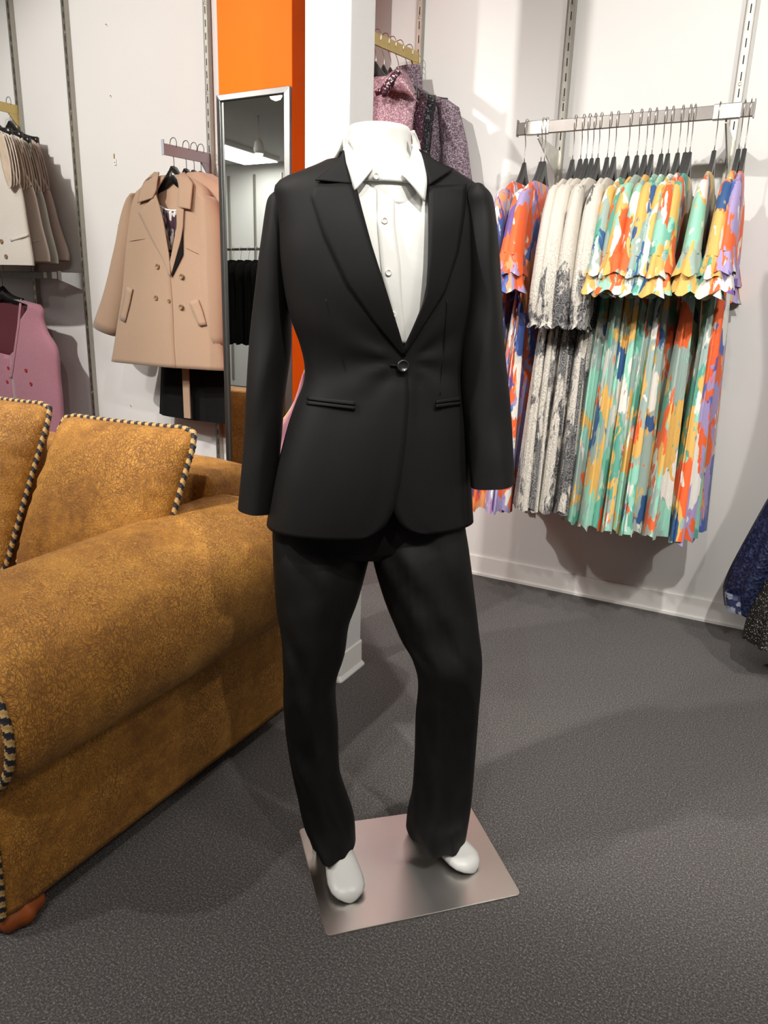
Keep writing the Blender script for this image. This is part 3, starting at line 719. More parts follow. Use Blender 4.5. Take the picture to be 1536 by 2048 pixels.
# printed blouse shown inside the coat
bl_ = empty('printed_blouse', (AX, CY+.01, hz-.2), 'dark plum and white streaked blouse inside the camel coat', 'blouse')
rows = []
for i in range(16):
    q = i/15
    A = onV(312+(334-312)*q, 404+(535-404)*q, CY-.030); B = onV(364-8*q, 420+(535-420)*q, CY-.030)
    rows.append([A+(B-A)*u+np.array([0, .03*q-.014*math.sin(PI*u)+.003*math.sin(22*u+q), -.018*math.sin(PI*u)*(1-q)]) for u in np.linspace(0, 1, 40)])
G().grid(rows).go('blouse_front', 'blouse', bl_, solid=.004)
G().tube([r for r in rows[0]], .004, 6).go('neck_ruffle', 'label', bl_)
# coats behind
for i, (y, mt_, lab, cx, ln) in enumerate(((2.945, 'camel_b', 'second camel coat, directly behind the double-breasted one', .06, 1.00), (3.00, 'camel_b', 'third camel coat, showing only its shoulder behind the second', .06, 1.0),
                                     (3.05, 'black_cloth', 'long black coat deepest on the grey arm, its hem below the camel coats', .02, 1.34))):
    z = za(y)+.025
    std_hanger(AX, y, z, label='black glossy hanger of the '+lab.split(',')[0], group='hangers on the grey arm', half=.17, drop=.09, low=.185, hgt=.05, th=.03)
    blockcoat(AX, y, z, mt_, lab, 'camel coats on the grey arm' if i < 2 else None, hw=.2, hem=.29 if i < 2 else .34, length=ln, cx=cx if i < 2 else -.01)
eb = empty('belt', (AX+.02, 2.80, 1.0), 'camel tie belt hanging below the hems of the camel coats', 'belt')
g = G(); a = onV(372, 750, 2.90); b = onV(390, 838, 2.90)
g.box((a[0]-.022, 2.895, b[2]), (a[0]+.022, 2.902, a[2]+.06)); g.go('belt_strap', 'camel', eb, smooth=False)

# ================================================================== left: brass arm with sleeveless jackets
ax0 = XL[0]
zy = arm_thing('brass_display_arm', ax0, 2.55, WL, 2.33, 2.35, .05, 'brass', 'brass display arm at the left edge, hung with beige sleeveless jackets')
JK = [(2.70, 'beige1', 'oatmeal sleeveless jacket with covered buttons, front of the left brass arm', (68, 531), (42, 377), (23, 268)), (2.84, 'beige2', 'sand sleeveless jacket, second on the left brass arm', (100, 523), (67, 380), (44, 275)),
      (2.95, 'beige3', 'sage grey sleeveless jacket, third on the left brass arm', (116, 527), (84, 389), (60, 285)), (3.06, 'beige4', 'taupe sleeveless jacket, deepest on the left brass arm', (138, 521), (100, 386), (76, 285))]
for i, (y, mt_, lab, hp_, up_, sp_) in enumerate(JK):
    z = zy(y)+.025; H, Un, Sh = onV(*hp_, y), onV(*up_, y), onV(*sp_, y)
    hwid, uw, sw = H[0]-ax0, Un[0]-ax0, Sh[0]-ax0; ln, ud, sd = z-H[2], z-Un[2], z-Sh[2]; sd = max(sd, .15)
    std_hanger(ax0, y, z, label='black hanger of the '+lab.split(' sleeveless')[0]+' jacket', group='hangers on the left brass arm', half=max(.12, sw), drop=.09, low=sd-.03, hgt=.045, th=.02)
    e, L = garment('sleeveless_jacket', ax0, y, z, [(sd-.06, 0, .05, .025), (sd-.03, 0, sw*.7, .030), (sd, 0, sw, .036), (sd+.04, 0, sw-.004, .04), ((sd+ud)/2, 0, sw*.5+uw*.5-.05, .045), (ud, 0, uw, .05), ((ud+ln)/2, 0, (uw+hwid)/2, .055), (ln-.05, 0, hwid-.006, .06), (ln, 0, hwid-.004, .06)], mt_, lab, 'sleeveless jacket', 'sleeveless jackets on the left brass arm', ripple=.003, seed=i)
    for s in (-1, 1):
        cz = (sd+ud)/2; hh = (ud-sd)/2*1.04; cxm = (sw+uw)/2-.016
        for q in range(4):
            pth = [(ax0+s*(cxm+.034*math.sin(f)*(1-.1*q)+.006*q+(uw-sw)*.5*-math.cos(f)), y-.053+.014*q, z-cz+(hh-.007*q)*math.cos(f)) for f in np.linspace(0, 2*PI, 26)]
            G().tube(pth, .0032, 6, caps=False).go('armhole_binding', 'satin' if q % 2 else mt_, e)
        pth = [[(ax0+s*(cxm+.033*math.sin(f)*u+(uw-sw)*.5*-math.cos(f)*u), y-.049, z-cz+hh*math.cos(f)*u) for f in np.linspace(0, 2*PI, 26)] for u in (.02, 1)]
        tag(G().rings(pth, False).go('armhole_lining', 'satin', e), 'satin lining seen in the armhole')
    if i == 0:
        for (bx, by) in ((3, 483), (12, 513)):
            p = L.cast(bx, by, .003); G().disc(p, (0, -1, 0), .012, .004).go('button', 'coat_button', e)
    if i < 2:
        q = ([(20, 478), (58, 466)], [(22, 483), (58, 472)]) if i == 0 else ([(64, 482), (78, 478)], [(64, 486), (78, 482)])
        G().grid(strip(L, q[0], q[1], .004, 8, 3)).go('pocket_welt', mt_, e, solid=.004)
# lower bar with bracket
LBY = 2.945; p0, p1 = onV(0, 545, LBY), onV(119, 551, LBY); lz = p1[2]
lb = empty('hanging_bar', (-4.2, LBY, lz), 'flat steel bar low at the left edge, above the pink waistcoat', 'clothes rail')
G().box((-4.95, LBY-.007, lz-.020), (p1[0], LBY+.007, lz+.020)).go('bar', 'steel', lb, smooth=False, bevel=.002)
G().box((p1[0]-.12, LBY-.014, lz-.016), (p1[0]-.095, LBY+.010, lz+.018)).go('clamp', 'rail_metal', lb, smooth=False, bevel=.002)
G().box((p1[0]-.052, LBY-.010, lz-.018), (p1[0]-.012, LBY+.010, lz+.019)).go('size_tab', 'label', lb, smooth=False)
G().box((p1[0]-.002, LBY-.012, lz-.024), (p1[0]+.004, LBY+.010, lz+.024)).go('end_plate', 'steel', lb, smooth=False)
g = G(); x = XL[1]; v_ = [(LBY+.0, lz+.018), (LBY, lz-.018), (WL-.026, lz-.075), (WL-.026, lz+.022)]; n = 4
g.add([(x-.02, y, z) for y, z in v_]+[(x-.012, y, z) for y, z in v_], [tuple(range(n)), tuple(range(2*n-1, n-1, -1))]+[(i, (i+1) % n, n+(i+1) % n, n+i) for i in range(n)])
g.go('bracket', 'pale_metal', lb, smooth=False)
# pink waistcoat
PY = 2.86; pc = onV(8, 600, PY)[0]; pz = lz+.02
ep = empty('waistcoat', (pc, PY, pz), 'dusty pink double-breasted waistcoat hanging behind the sofa at the left edge', 'waistcoat')
def pp(px, py): return onV(px, py, PY)
rg = []
for py, xr, d in ((600, 40, .03), (606, 62, .035), (614, 84, .04), (640, 86, .042), (668, 96, .045), (700, 114, .05), (760, 119, .055), (800, 123, .055), (900, 128, .055)):
    P = pp(xr, py); rg.append((P[2], pc, PY, P[0]-pc, d))
LP = Loft(rg, (0, -1), 2.4)
tn = lambda z: float(np.interp(z, [LP.cast(28, 700)[2], LP.cast(34, 650)[2], LP.cast(41, 604)[2]], [LP.ang(LP.cast(28, 706)), LP.ang(LP.cast(35, 650)), LP.ang(LP.cast(41, 604))]))
rows = [[], []]
for s in (0, 1):
    rw = []
    for i in range(36):
        z = LP.z1+(LP.z0-LP.z1)*i/35; t0 = tn(z) if s == 0 else -tn(z)-.15
        if z < LP.cast(28, 706)[2]: t0 = .12
        rw.append([LP.pt(t0+((PI if s == 0 else -PI)-t0)*j/30, z, .002 if s else 0) for j in range(31)])
    G().grid(rw).go('waistcoat_panel', 'pink', ep, solid=.005)
G().grid([[LP.pt(-1.0+2.0*j/14, LP.z1-.02-.34*i/12, -.04) for j in range(15)] for i in range(13)]).go('lining', 'pink_lining', ep)
G().grid(strip(LP, [(39, 606), (35, 650), (28, 700), (19, 755)], [(43, 607), (39, 650), (32, 700), (24, 757)], .005, 26, 4)).go('front_edge', 'pink', ep, solid=.004)
for (bx, by) in ((17, 736), (52, 741), (15, 764), (62, 768)):
    p = LP.cast(bx, by, .004); G().disc(p, (0, -1, 0), .011, .004).go('button', 'red_button', ep)
std_hanger(pc, PY, pz, mat='gloss_hanger', wire='dark_wire', label='black plastic hanger of the dusty pink waistcoat', group='waistcoat hanger', half=.17, drop=.085, low=.15, hgt=.05, th=.02)

# ================================================================== SOFA
sofa = empty('sofa', (-2.05, 1.25, 0), 'ochre crackled suede sofa with rolled arms, striped rope piping and bun feet', 'sofa')
SEC = [(-1.232, .055), (-1.226, .12), (-1.222, .22), (-1.226, .33), (-1.222, .368), (-1.185, .385), (-1.142, .43), (-1.122, .51), (-1.138, .59), (-1.188, .655), (-1.28, .692), (-1.38, .708), (-1.48, .695), (-1.555, .63), (-1.575, .54), (-1.575, .40), (-1.57, .25), (-1.57, .055)]
sec = catmull(SEC, 4)
def arm_mesh(mirror=None):
    R = []; cx, cz = -1.39, .45
    for q in np.linspace(0, 1, 46):
        V = .722+.0+(1.80-.722)*q; e0 = min(1, (V-.722)/.07); e1 = min(1, (1.80-V)/.06)
        k = 1-.07*(1-math.sqrt(max(0, 1-(1-e0)**2)))-.10*(1-math.sqrt(max(0, 1-(1-e1)**2)))
        ring = []
        for (u, z) in sec:
            hi = max(0, min(1, (z-.33)/.2)); zz = z+.042*(V-.75)*hi-(.05*max(0, q-.86)/.14)*hi
            b = .006*nz((u*1.2, V*2.4, z*2), 2.2)*(1 if z > .06 else 0)
            U = cx+(u-cx)*k; Z = (cz+(zz-cz)*k if zz > .4 else zz)
            U += b; ring.append((U if mirror is None else 2*mirror-U, V, Z+b))
        R.append(ring)
    return R
g = G(); g.rings(arm_mesh()); A_ = g.go('arm_rest', 'sofa', sofa)
SC0 = -2.42        # middle of the sofa
g = G(); g.rings(arm_mesh(SC0)); g.go('arm_rest', 'sofa', sofa)
def rope(path, r, par, pitch=.028, name='rope_piping'):
    P = catmull(path, 1) if False else path
    d = [0]
    for a, b in zip(P, P[1:]): d.append(d[-1]+np.linalg.norm(np.array(b)-np.array(a)))
    n = int(d[-1]/.0035); Q = resample(P, n); g = G(); seg = 12
    g.tube(Q, 1.0, seg, caps=True)      # placeholder radius replaced below
    V = []; 
    for i in range(n):
        c = np.array(Q[i])
        for j in range(seg):
            v = np.array(g.v[i*seg+j])-c; a = 2*PI*j/seg; s = d[-1]*i/n
            ph = a+2*PI*s/pitch; rr = r*(.80+.26*abs(math.cos(ph)))
            V.append(tuple(c+v*rr))
    g.v = V; g.m = []
    for f in g.f:
        i, j = f[0]//seg, f[0] % seg
        ph = (2*PI*(j+.5)/seg+2*PI*(d[-1]*i/n)/pitch) % (2*PI); g.m.append(0 if ph < PI else 1)
    return g.go(name, ['rope_tan', 'rope_black'], par)
# piping down the front panels
def front_pipe(mir=None):
    f = [(u, z) for u, z in SEC]; pts = []
    for (u, z) in SEC:
        u2 = -1.39+(u+1.39)*.915; z2 = .45+(z-.45)*.90 if z > .40 else z
        U = u2 if mir is None else 2*mir-u2; pts.append((U, .722-.004, z2))
    rope([tuple(p) for p in catmull(pts, 6)], .0095, sofa)
front_pipe(); front_pipe(SC0)
# pleats stitched on the arm front
for a, b in (((8, 1388), (52, 1386)), ((32, 1455), (88, 1486))):
    pass
# base rail, back, seat
def softbox(a, b, r, name, mat, par, n=14, puff=0, seed=0, rotx=0):
    a = np.array(a); b = np.array(b); c = (a+b)/2; h = (b-a)/2; g = G(); bm = bmesh.new(); bmesh.ops.create_cube(bm, size=2)
    bmesh.ops.subdivide_edges(bm, edges=bm.edges[:], cuts=n, use_grid_fill=True); vs = []
    for v in bm.verts:
        p = np.array(v.co)*h; inner = np.clip(p, -(h-r), h-r); d = p-inner; L_ = np.linalg.norm(d)
        if L_ > 1e-9: p = inner+d/L_*r
        q = np.array(v.co)
        p[2] += puff*(1-q[0]**4)*(1-q[1]**4)*(1 if q[2] > 0 else -.2)*abs(q[2])+.004*nz(q*2+seed)
        if rotx: y, z = p[1], p[2]; p[1] = y*math.cos(rotx)-z*math.sin(rotx); p[2] = y*math.sin(rotx)+z*math.cos(rotx)
        vs.append(tuple(p+c))
    fs = [tuple(v.index for v in f.verts) for f in bm.faces]; bm.free()
    return g.add(vs, fs).go(name, mat, par)
softbox((2*SC0+1.5, .76, .055), (-1.5, 1.74, .32), .02, 'base', 'sofa', sofa)
softbox((2*SC0+1.44, 1.60, .055), (-1.435, 1.80, .822), .03, 'back_rest', 'sofa', sofa)
for i, (x0, x1) in enumerate(((SC0, -1.575), (2*SC0+1.575, SC0))):
    softbox((x0+.003, .74, .315), (x1-.003, 1.60, .455), .05, 'seat_cushion', 'sofa', sofa, puff=.03, seed=i)
for x in (-1.283, 2*SC0+1.283):
    for y in (.768, 1.66):
        if y > 1: x = x-.06 if x > -2 else x+.06
        g = G(); seg = 24; R = []
        for r, z in ((.034, 0), (.052, .008), (.062, .028), (.060, .045), (.045, .060), (.04, .066)):
            R.append([(x+r*(1+.06*math.cos(8*f))*math.cos(f), y+r*(1+.06*math.cos(8*f))*math.sin(f), z) for f in [2*PI*k/48 for k in range(48)]])
        g.rings(R).go('bun_foot', 'wood', sofa)
def cushion(TL, TR, BR, BL, th, label, seed):
    C = [np.array(p, float) for p in (TL, TR, BR, BL)]; c = sum(C)/4
    n = np.cross(C[1]-C[0], C[3]-C[0]); n /= np.linalg.norm(n)
    if n[1] > 0: n = -n
    e = empty('back_cushion', c-np.array([0, 0, .25]), label, 'cushion', 'sofa back cushions')
    def P(s, t, side):
        # s,t in [-1,1]
        k = .965+.035*(1-(s*s)*(t*t)) ; bow = .012
        s2, t2 = s*(1-bow*(1-s*s)*0-.02*(1-t*t)*abs(s)), t*(1-.02*(1-s*s)*abs(t)); u, v = (s2+1)/2, (1-t2)/2
        # round the corners a little
        if abs(s) > .8 and abs(t) > .8:
            f = (abs(s)-.8)/.2*(abs(t)-.8)/.2; u += (.5-u)*.045*f; v += (.5-v)*.045*f
        base = (C[0]*(1-u)+C[1]*u)*(1-v)+(C[3]*(1-u)+C[2]*u)*v
        q = ((1-abs(s)**2.6)*(1-abs(t)**2.6))**.55
        edge = max(abs(s), abs(t)); wr = .010*(edge**3)*(1-edge**12)*math.sin(26*(s if abs(t) > abs(s) else t)+seed+3*nz((s*3, t*3, seed)))*(.5+nz((s*2, t*2, seed+5)))
        return base+n*side*(th*q*(1+.12*nz((s*1.3, t*1.3, seed)))+wr)
    N = 44; g = G()
    for side in (1, -1):
        g.grid([[P(-1+2*i/N, 1-2*j/N, side) for i in range(N+1)] for j in range(N+1)])
    g.go('cushion_cover', 'sofa', e, weld=True)
    path = [P(-1+2*i/20, 1, 1) for i in range(21)]+[P(1, 1-2*i/20, 1) for i in range(1, 21)]+[P(1-2*i/20, -1, 1) for i in range(1, 21)]+[P(-1, -1+2*i/20, 1) for i in range(1, 20)]
    path.append(path[0]); rope([tuple(p) for p in path], .0085, e)
    return e
cushion((-1.915, 1.50, .958), (-1.372, 1.50, .968), (-1.44, 1.34, .46), (-1.955, 1.30, .475), .095, 'ochre suede back cushion with striped rope edge, the one beside the arm', 1.0)
cushion((-2.50, 1.50, .985), (-1.945, 1.49, .985), (-1.985, 1.29, .475), (-2.52, 1.30, .475), .095, 'ochre suede back cushion at the left edge, overlapping the other one', 2.0)

# ================================================================== MANNEQUIN
MC = (-.66, 1.37); MN = (.434, -.901); MF = (.70, -.714)
def mp(px, py, d=0): return onP(px, py, (MC[0]+MN[0]*d, MC[1]+MN[1]*d), MN)
man = empty('dressed_mannequin', (-.62, 1.34, 0), 'headless white mannequin in a black one-button trouser suit on a steel plate', 'mannequin')
# plate
pl = [onZ(597, 1658, .004), onZ(939, 1610, .004), onZ(1043, 1789, .004), onZ(652, 1873, .004)]
def rounded_poly(P, r, k=5):
    out = []; n = len(P)
    for i in range(n):
        p, a, b = P[i], P[i-1], P[(i+1) % n]; da = (a-p)/np.linalg.norm(a-p); db = (b-p)/np.linalg.norm(b-p); s, e_ = p+da*r, p+db*r
        for j in range(k+1):
            t_ = j/k; out.append((1-t_)**2*s+2*t_*(1-t_)*p+t_*t_*e_)
    return out
rp = rounded_poly(pl, .014)
G().rings([[(p[0], p[1], z) for p in rp] for z in (.0, .005)]).go('base_plate', 'plate', man, smooth=False, bevel=.001)
p = onZ(631, 1706, .005)
G().box((p[0]-.006, p[1]-.006, .005), (p[0]+.006, p[1]+.006, .10)).go('ankle_support', 'steel', man, smooth=False)

def prings(rows):
    out = []
    for (xl, xr, y, b) in rows:
        A, B = mp(xl, y), mp(xr, y+.0325*(xr-xl)*0); hw = np.linalg.norm((B-A)[:2])/2
        out.append(((A[2]+B[2])/2, (A[0]+B[0])/2, (A[1]+B[1])/2, math.sqrt(max(hw*hw-(b*.326)**2, .0004))/.945, b))
    return out
TR_ = prings([(547, 943, 1085, .118), (552, 942, 1045, .121), (559, 939, 1000, .123), (571, 934, 930, .123), (590, 929, 860, .118), (607, 922, 810, .112), (622, 918, 770, .106), (624, 918, 735, .100), (614, 922, 690, .106), (597, 934, 640, .118),
              (585, 944, 580, .125), (578, 952, 520, .122), (576, 956, 460, .112), (572, 962, 420, .098), (569, 968, 392, .084), (584, 971, 375, .074), (620, 946, 357, .068), (658, 908, 337, .064), (684, 868, 316, .060)])
LT = Loft(TR_, MF, 2.25)
NK = prings([(692, 852, 420, .085), (682, 858, 372, .078), (689, 836, 330, .066), (697, 824, 300, .060), (696, 822, 262, .060)])
LN = Loft(NK, MF, 2.0)
# body (neck + feet) of the mannequin
g = G(); R = []
zt_ = LN.z1
for i in range(20):
    z = LN.z0+(zt_-LN.z0)*i/19; R.append([LN.pt(2*PI*j/40, z, 0) for j in range(40)])
R.append([LN.pt(2*PI*j/40, zt_+.002, -.003)+np.array([0, 0, .0025]) for j in range(40)]); R.append([LN.pt(2*PI*j/40, zt_, -.02)+np.array([0, 0, .003]) for j in range(40)])
g.rings(R)
def foot(g, heel, toe, wd=.042, ankle=None):
    h, t = np.array(heel, float), np.array(toe, float); d = (t-h); L_ = np.linalg.norm(d); d /= L_; s = np.array([d[1], -d[0]]); R = []
    for q, w_, ht, zc in ((-.02, .010, .02, .035), (.0, .024, .07, .05), (.10, .031, .11, .06), (.25, .034, .10, .06), (.38, .033, .088, .052), (.52, .036, .066, .040), (.66, .041, .050, .031), (.78, .043, .040, .026), (.88, .040, .033, .022), (.95, .030, .026, .0185), (.99, .016, .016, .014), (1.0, .004, .004, .012)):
        c = h+d*L_*q; R.append([(c[0]+s[0]*w_*(wd/.042)*math.cos(f), c[1]+s[1]*w_*(wd/.042)*math.cos(f), max(.0055, .0055+ht/2+ht/2*math.sin(f))) for f in [2*PI*k/22 for k in range(22)]])
    g.rings(R)
g.go('mannequin_neck', 'mannequin', man)
tL = onZ(702, 1802, .012); tR = onZ(950, 1740, .014)
for hh, tt, pts in (((-.818, 1.312), tL, ((-.795, 1.287, .03), (-.79, 1.285, .10), mp(636, 1570, .03), mp(630, 1450, .03))), ((-.655, 1.46), tR, ((-.60, 1.437, .03), (-.595, 1.435, .10), mp(885, 1570, 0), mp(890, 1440, .02)))):
    g = G(); foot(g, hh, tt[:2]); g.tube([tuple(q) for q in pts], [.030, .029, .036, .045], 16); g.go('mannequin_foot', 'mannequin', man)

# trousers: two traced legs on their own depths
def leg(Ls, Rs, deps, bs, crease, nrep=4, hemfix=True):
    R = []
    for (a, b, dp, bb) in zip(Ls, Rs, deps, bs):
        A, B = mp(*a, dp), mp(*b, dp); c = (A+B)/2; h = np.linalg.norm((B-A)[:2])/2; R.append((c[0], c[1], c[2], h, bb, (B[2]-A[2])/2))
    R = catmull(R, nrep); out = []
    rt = np.array([-MN[1], MN[0]])
    for k, (x, y, z, h, b, dz) in enumerate(R):
        ring = []
        for j in range(48):
            f = 2*PI*j/48; c_, s_ = math.cos(f), math.sin(f)   # c_ sideways, s_ forwards
            ff = s_*b
            # pressed crease at the front
            cr = math.exp(-((f-PI/2-crease)/.22)**2)*.007+math.exp(-((f-3*PI/2)/.22)**2)*.006
            ff += cr*(1 if s_ > 0 else -1)
            w_ = .0085*nz((x*3+c_*1.3, z*11+c_*1.6, s_*1.1+crease), 1.0)*(1.0 if k > 4 else .3)+.004*nz((c_*2, z*26+c_*1.5, s_*2), 1.0)
            hh = h*math.copysign(abs(c_)**.92, c_)*(1+w_*4*abs(s_))
            ring.append((x+rt[0]*hh+MN[0]*(ff+w_*s_*2.0), y+rt[1]*hh+MN[1]*(ff+w_*s_*2.0), z+dz*c_))
        out.append(ring)
    return out
dl = lambda z: 0
LL = [(548, 960), (545, 1040), (547, 1100), (553, 1200), (564, 1270), (568, 1330), (568, 1400), (578, 1500), (592, 1570), (606, 1630), (616, 1655), (623, 1672)]
LRr = [(750, 960), (748, 1060), (740, 1110), (718, 1195), (698, 1250), (689, 1310), (671, 1372), (676, 1460), (679, 1545), (696, 1600), (708, 1640), (711, 1682)]
RLl = [(742, 960), (742, 1060), (744, 1110), (768, 1195), (797, 1265), (822, 1310), (836, 1362), (831, 1430), (829, 1510), (824, 1580), (815, 1620), (812, 1650)]
RRr = [(936, 950), (930, 1040), (938, 1100), (950, 1195), (958, 1265), (964, 1315), (962, 1365), (956, 1440), (950, 1520), (944, 1590), (939, 1630), (931, 1674)]
dL = [-.01, -.01, .0, .012, .022, .030, .034, .032, .032, .036, .04, .045]; dR = [-.01, -.01, .0, .012, .025, .038, .042, .025, .01, .0, -.008, -.01]
bL = [.07, .075, .083, .088, .086, .080, .074, .066, .064, .066, .072, .078]; bR = [.07, .075, .083, .088, .088, .084, .076, .070, .068, .072, .078, .082]
g = G(); g.rings(leg(LL, LRr, dL, bL, -.15), False); g.rings(leg(RLl, RRr, dR, bR, .2), False)
R = []
for (xl, xr, y, b) in ((560, 925, 940, .07), (558, 925, 1000, .075), (552, 925, 1050, .08), (556, 925, 1085, .078), (600, 880, 1105, .06)):
    A, B = mp(xl, y), mp(xr, y); c = (A+B)/2; h = (B-A)/2
    R.append([c+h*math.cos(f)*.985+np.array([MN[0]*b*math.sin(f), MN[1]*b*math.sin(f), 0]) for f in [2*PI*k/40 for k in range(40)]])
g.rings(R)
tro = g.go('trousers', 'trouser', man, solid=.0)

# shirt
def loft_shell(L, off, t0, t1, z0, z1, nt=60, nz_=40, fn=None):
    rows = []
    for i in range(nz_):
        z = z0+(z1-z0)*i/(nz_-1); a0 = t0(z) if callable(t0) else t0; a1 = t1(z) if callable(t1) else t1
        rows.append([L.pt(a0+(a1-a0)*j/(nt-1), z, off+(fn(a0+(a1-a0)*j/(nt-1), z) if fn else 0)) for j in range(nt)])
    return rows
zA = LT.cast(808, 720)[2]
shirt = G().grid(loft_shell(LT, -.012, -1.5, 1.5, zA-.05, mp(760, 345)[2], fn=lambda t, z: .0025*nz((t*2.2, z*7, 3)))).go('shirt', 'shirt', man)
G().grid(strip(LT, [(753, 372), (755, 455), (764, 550), (783, 620), (800, 690)], [(789, 376), (790, 451), (800, 528), (803, 600), (812, 690)], -.0095, 30, 5)).go('placket', 'shirt', shirt, solid=.002)
for px, py in ((769, 441), (777, 545), (786, 630)):
    p = LT.cast(px, py, -.007)
    G().disc(p, (*MF, 0), .0062, .002).go('button', 'shirt_button', shirt)
# collar stand and leaves
za_, zb_, zc_ = mp(750, 376)[2], mp(750, 347)[2], mp(750, 285)[2]
st = G().grid([[LN.pt(tt, za_+(zb_+(zc_-zb_)*min(1, abs(tt)/1.25)**1.6-za_)*i/7, .006) for tt in np.linspace(-PI, PI, 70)] for i in range(8)])
st = st.go('collar_stand', 'shirt', shirt, solid=.003)
p = LN.cast(752, 352, .011); G().disc(p, (*MF, 0), .0062, .002).go('button', 'shirt_button', shirt)
def lv(A, B, oa, ob, name='collar_leaf'):
    a, b = catmull(A, 6), catmull(B, 6); rows = []; n = len(a)
    for i in range(n):
        P0 = LN.cast(*a[i], oa); P1 = max((LT.cast(*b[i], ob), LN.cast(*b[i], ob+.012)), key=lambda q: -np.linalg.norm(q-CAM))
        rows.append([P0*(1-u)+P1*u+np.array([MF[0], MF[1], 0])*.006*math.sin(PI*u) for u in np.linspace(0, 1, 8)])
    return G().grid(rows).go(name, 'shirt', shirt, solid=.0035)
lv([(692, 268), (693, 283), (706, 303), (728, 324), (746, 337)], [(688, 276), (687, 300), (692, 330), (700, 358), (709, 382)], .012, .012)
lv([(822, 262), (826, 276), (826, 296), (818, 322), (803, 348)], [(827, 263), (838, 288), (846, 322), (853, 362), (849, 403)], .014, .014)
zb = mp(760, 262)[2]
G().grid([[LN.pt(PI-1.35+2.7*j/30, zb-.008-.048*u-.006*math.cos(j/30*PI*2), .012+.016*u) for j in range(31)] for u in np.linspace(0, 1, 6)]).go('collar_back', 'shirt', shirt, solid=.0035)

# jacket shell: edges traced and turned into angles on the torso
def edge(pts, off):
    P = [LT.cast(px, py, off) for px, py in resample(pts, 60)]; P = sorted(P, key=lambda p: p[2])
    zz = [p[2] for p in P]; tt = [LT.ang(p) for p in P]; return (lambda z: float(np.interp(z, zz, tt))), zz[0]
OJ = .006
eL, z0L = edge([(690, 318), (700, 345), (716, 400), (742, 490), (775, 590), (806, 690), (815, 725), (818, 800), (811, 890), (800, 970), (788, 1020), (770, 1052), (745, 1072), (708, 1081)], OJ+.003)
eR, z0R = edge([(848, 322), (855, 355), (858, 400), (858, 480), (856, 560), (846, 610), (822, 665), (805, 700), (800, 725), (790, 800), (783, 900), (781, 970), (786, 1020), (800, 1048), (822, 1064), (860, 1070)], OJ)
def wrinkle(t, z):
    a = .0035*nz((t*1.6, z*5, 8))
    # drag lines running to the button
    zb_ = zA; r = math.hypot((t-.05)*.13, z-zb_); an = math.atan2(z-zb_, (t-.05)*.13)
    a += .0045*math.exp(-r/.09)*math.sin(7*an+1)*min(1, r/.03)
    return a
ztop = LT.z1-.016
jk = G()
nt, nzz = 64, 90
for (ef, z0, t1, off) in ((eL, z0L, -PI, OJ+.003), (eR, z0R, PI, OJ)):
    rows = []
    for i in range(nzz):
        z = z0+(ztop-z0)*(i/(nzz-1)); a0 = ef(z)
        rows.append([LT.pt(a0+(t1-a0)*(j/(nt-1)), z, off*(1-j/(nt-1))+OJ*(j/(nt-1))+(wrinkle(a0+(t1-a0)*j/(nt-1), z) if j > 3 else 0)) for j in range(nt)])
    jk.grid(rows)
jacket = jk.go('jacket', 'suit', man, solid=.003)
def sleeve(Ls, Rs, dps, bs, seed):
    R = []
    for a, b, dp, bb in zip(Ls, Rs, dps, bs):
        A, B = mp(*a, dp), mp(*b, dp); R.append(np.concatenate([(A+B)/2, (B-A)/2, [bb]]))
    R = catmull(R, 5); out = []
    for k, r in enumerate(R):
        ring = []
        for j in range(40):
            f = 2*PI*j/40; w_ = .004*nz((math.cos(f)*1.2+seed, r[2]*9, math.sin(f)*1.2)); 
            ring.append(r[:3]+r[3:6]*math.cos(f)*(1+w_*6*abs(math.sin(f)))+np.array([MN[0], MN[1], 0])*(r[6]*math.sin(f)+w_*2))
        out.append(ring)
    # close the sleeve head, turn the cuff in
    c = sum(out[0])/40; out = [[c+(p-c)*.05 for p in out[0]], [c+(p-c)*.6+np.array([0, 0, .003]) for p in out[0]]]+out
    ce = sum(out[-1])/40; g = G(); g.rings(out, False); g.rings([out[-1], [ce+(p-ce)*.95 for p in out[-1]]], False); g.rings([[ce+(p-ce)*.95 for p in out[-1]], [(lambda c4: c4+(p-c4)*.88)(sum(out[-3])/40) for p in out[-3]]], False)
    return g
sl = sleeve([(553, 387), (539, 400), (532, 430), (525, 480), (516, 550), (507, 620), (499, 700), (494, 800), (487, 900), (478, 1012)],
            [(584, 382), (598, 404), (600, 440), (598, 490), (592, 560), (583, 630), (581, 705), (570, 790), (562, 880), (549, 1022)],
            [-.01, -.01, -.01, -.012, -.012, -.01, .0, .012, .022, .035], [.045, .060, .068, .072, .070, .066, .062, .060, .056, .054], 1).go('sleeve', 'suit', jacket)
sr = sleeve([(941, 372), (926, 396), (926, 430), (928, 490), (930, 560), (930, 620), (923, 700), (925, 790), (933, 880), (941, 973)],
            [(968, 376), (983, 393), (990, 425), (996, 480), (1001, 550), (1005, 620), (1010, 700), (1019, 790), (1025, 880), (1030, 964)],
            [-.012, -.012, -.015, -.015, -.015, -.01, .0, .01, .018, .028], [.05, .062, .066, .070, .068, .064, .060, .058, .055, .053], 5).go('sleeve', 'suit', jacket)
def js(name, A, B, off, mat='suit_lapel', offB=None, nu=34, nv=9, solid=.0025):
    return G().grid(strip(LT, A, B, off, nu, nv, offB)).go(name, mat, jacket, solid=solid)
js('lapel', [(703, 366), (722, 425), (744, 494), (775, 588), (800, 668), (812, 712)], [(629, 370), (621, 392), (646, 470), (694, 570), (748, 645), (808, 714)], .017, offB=.013)
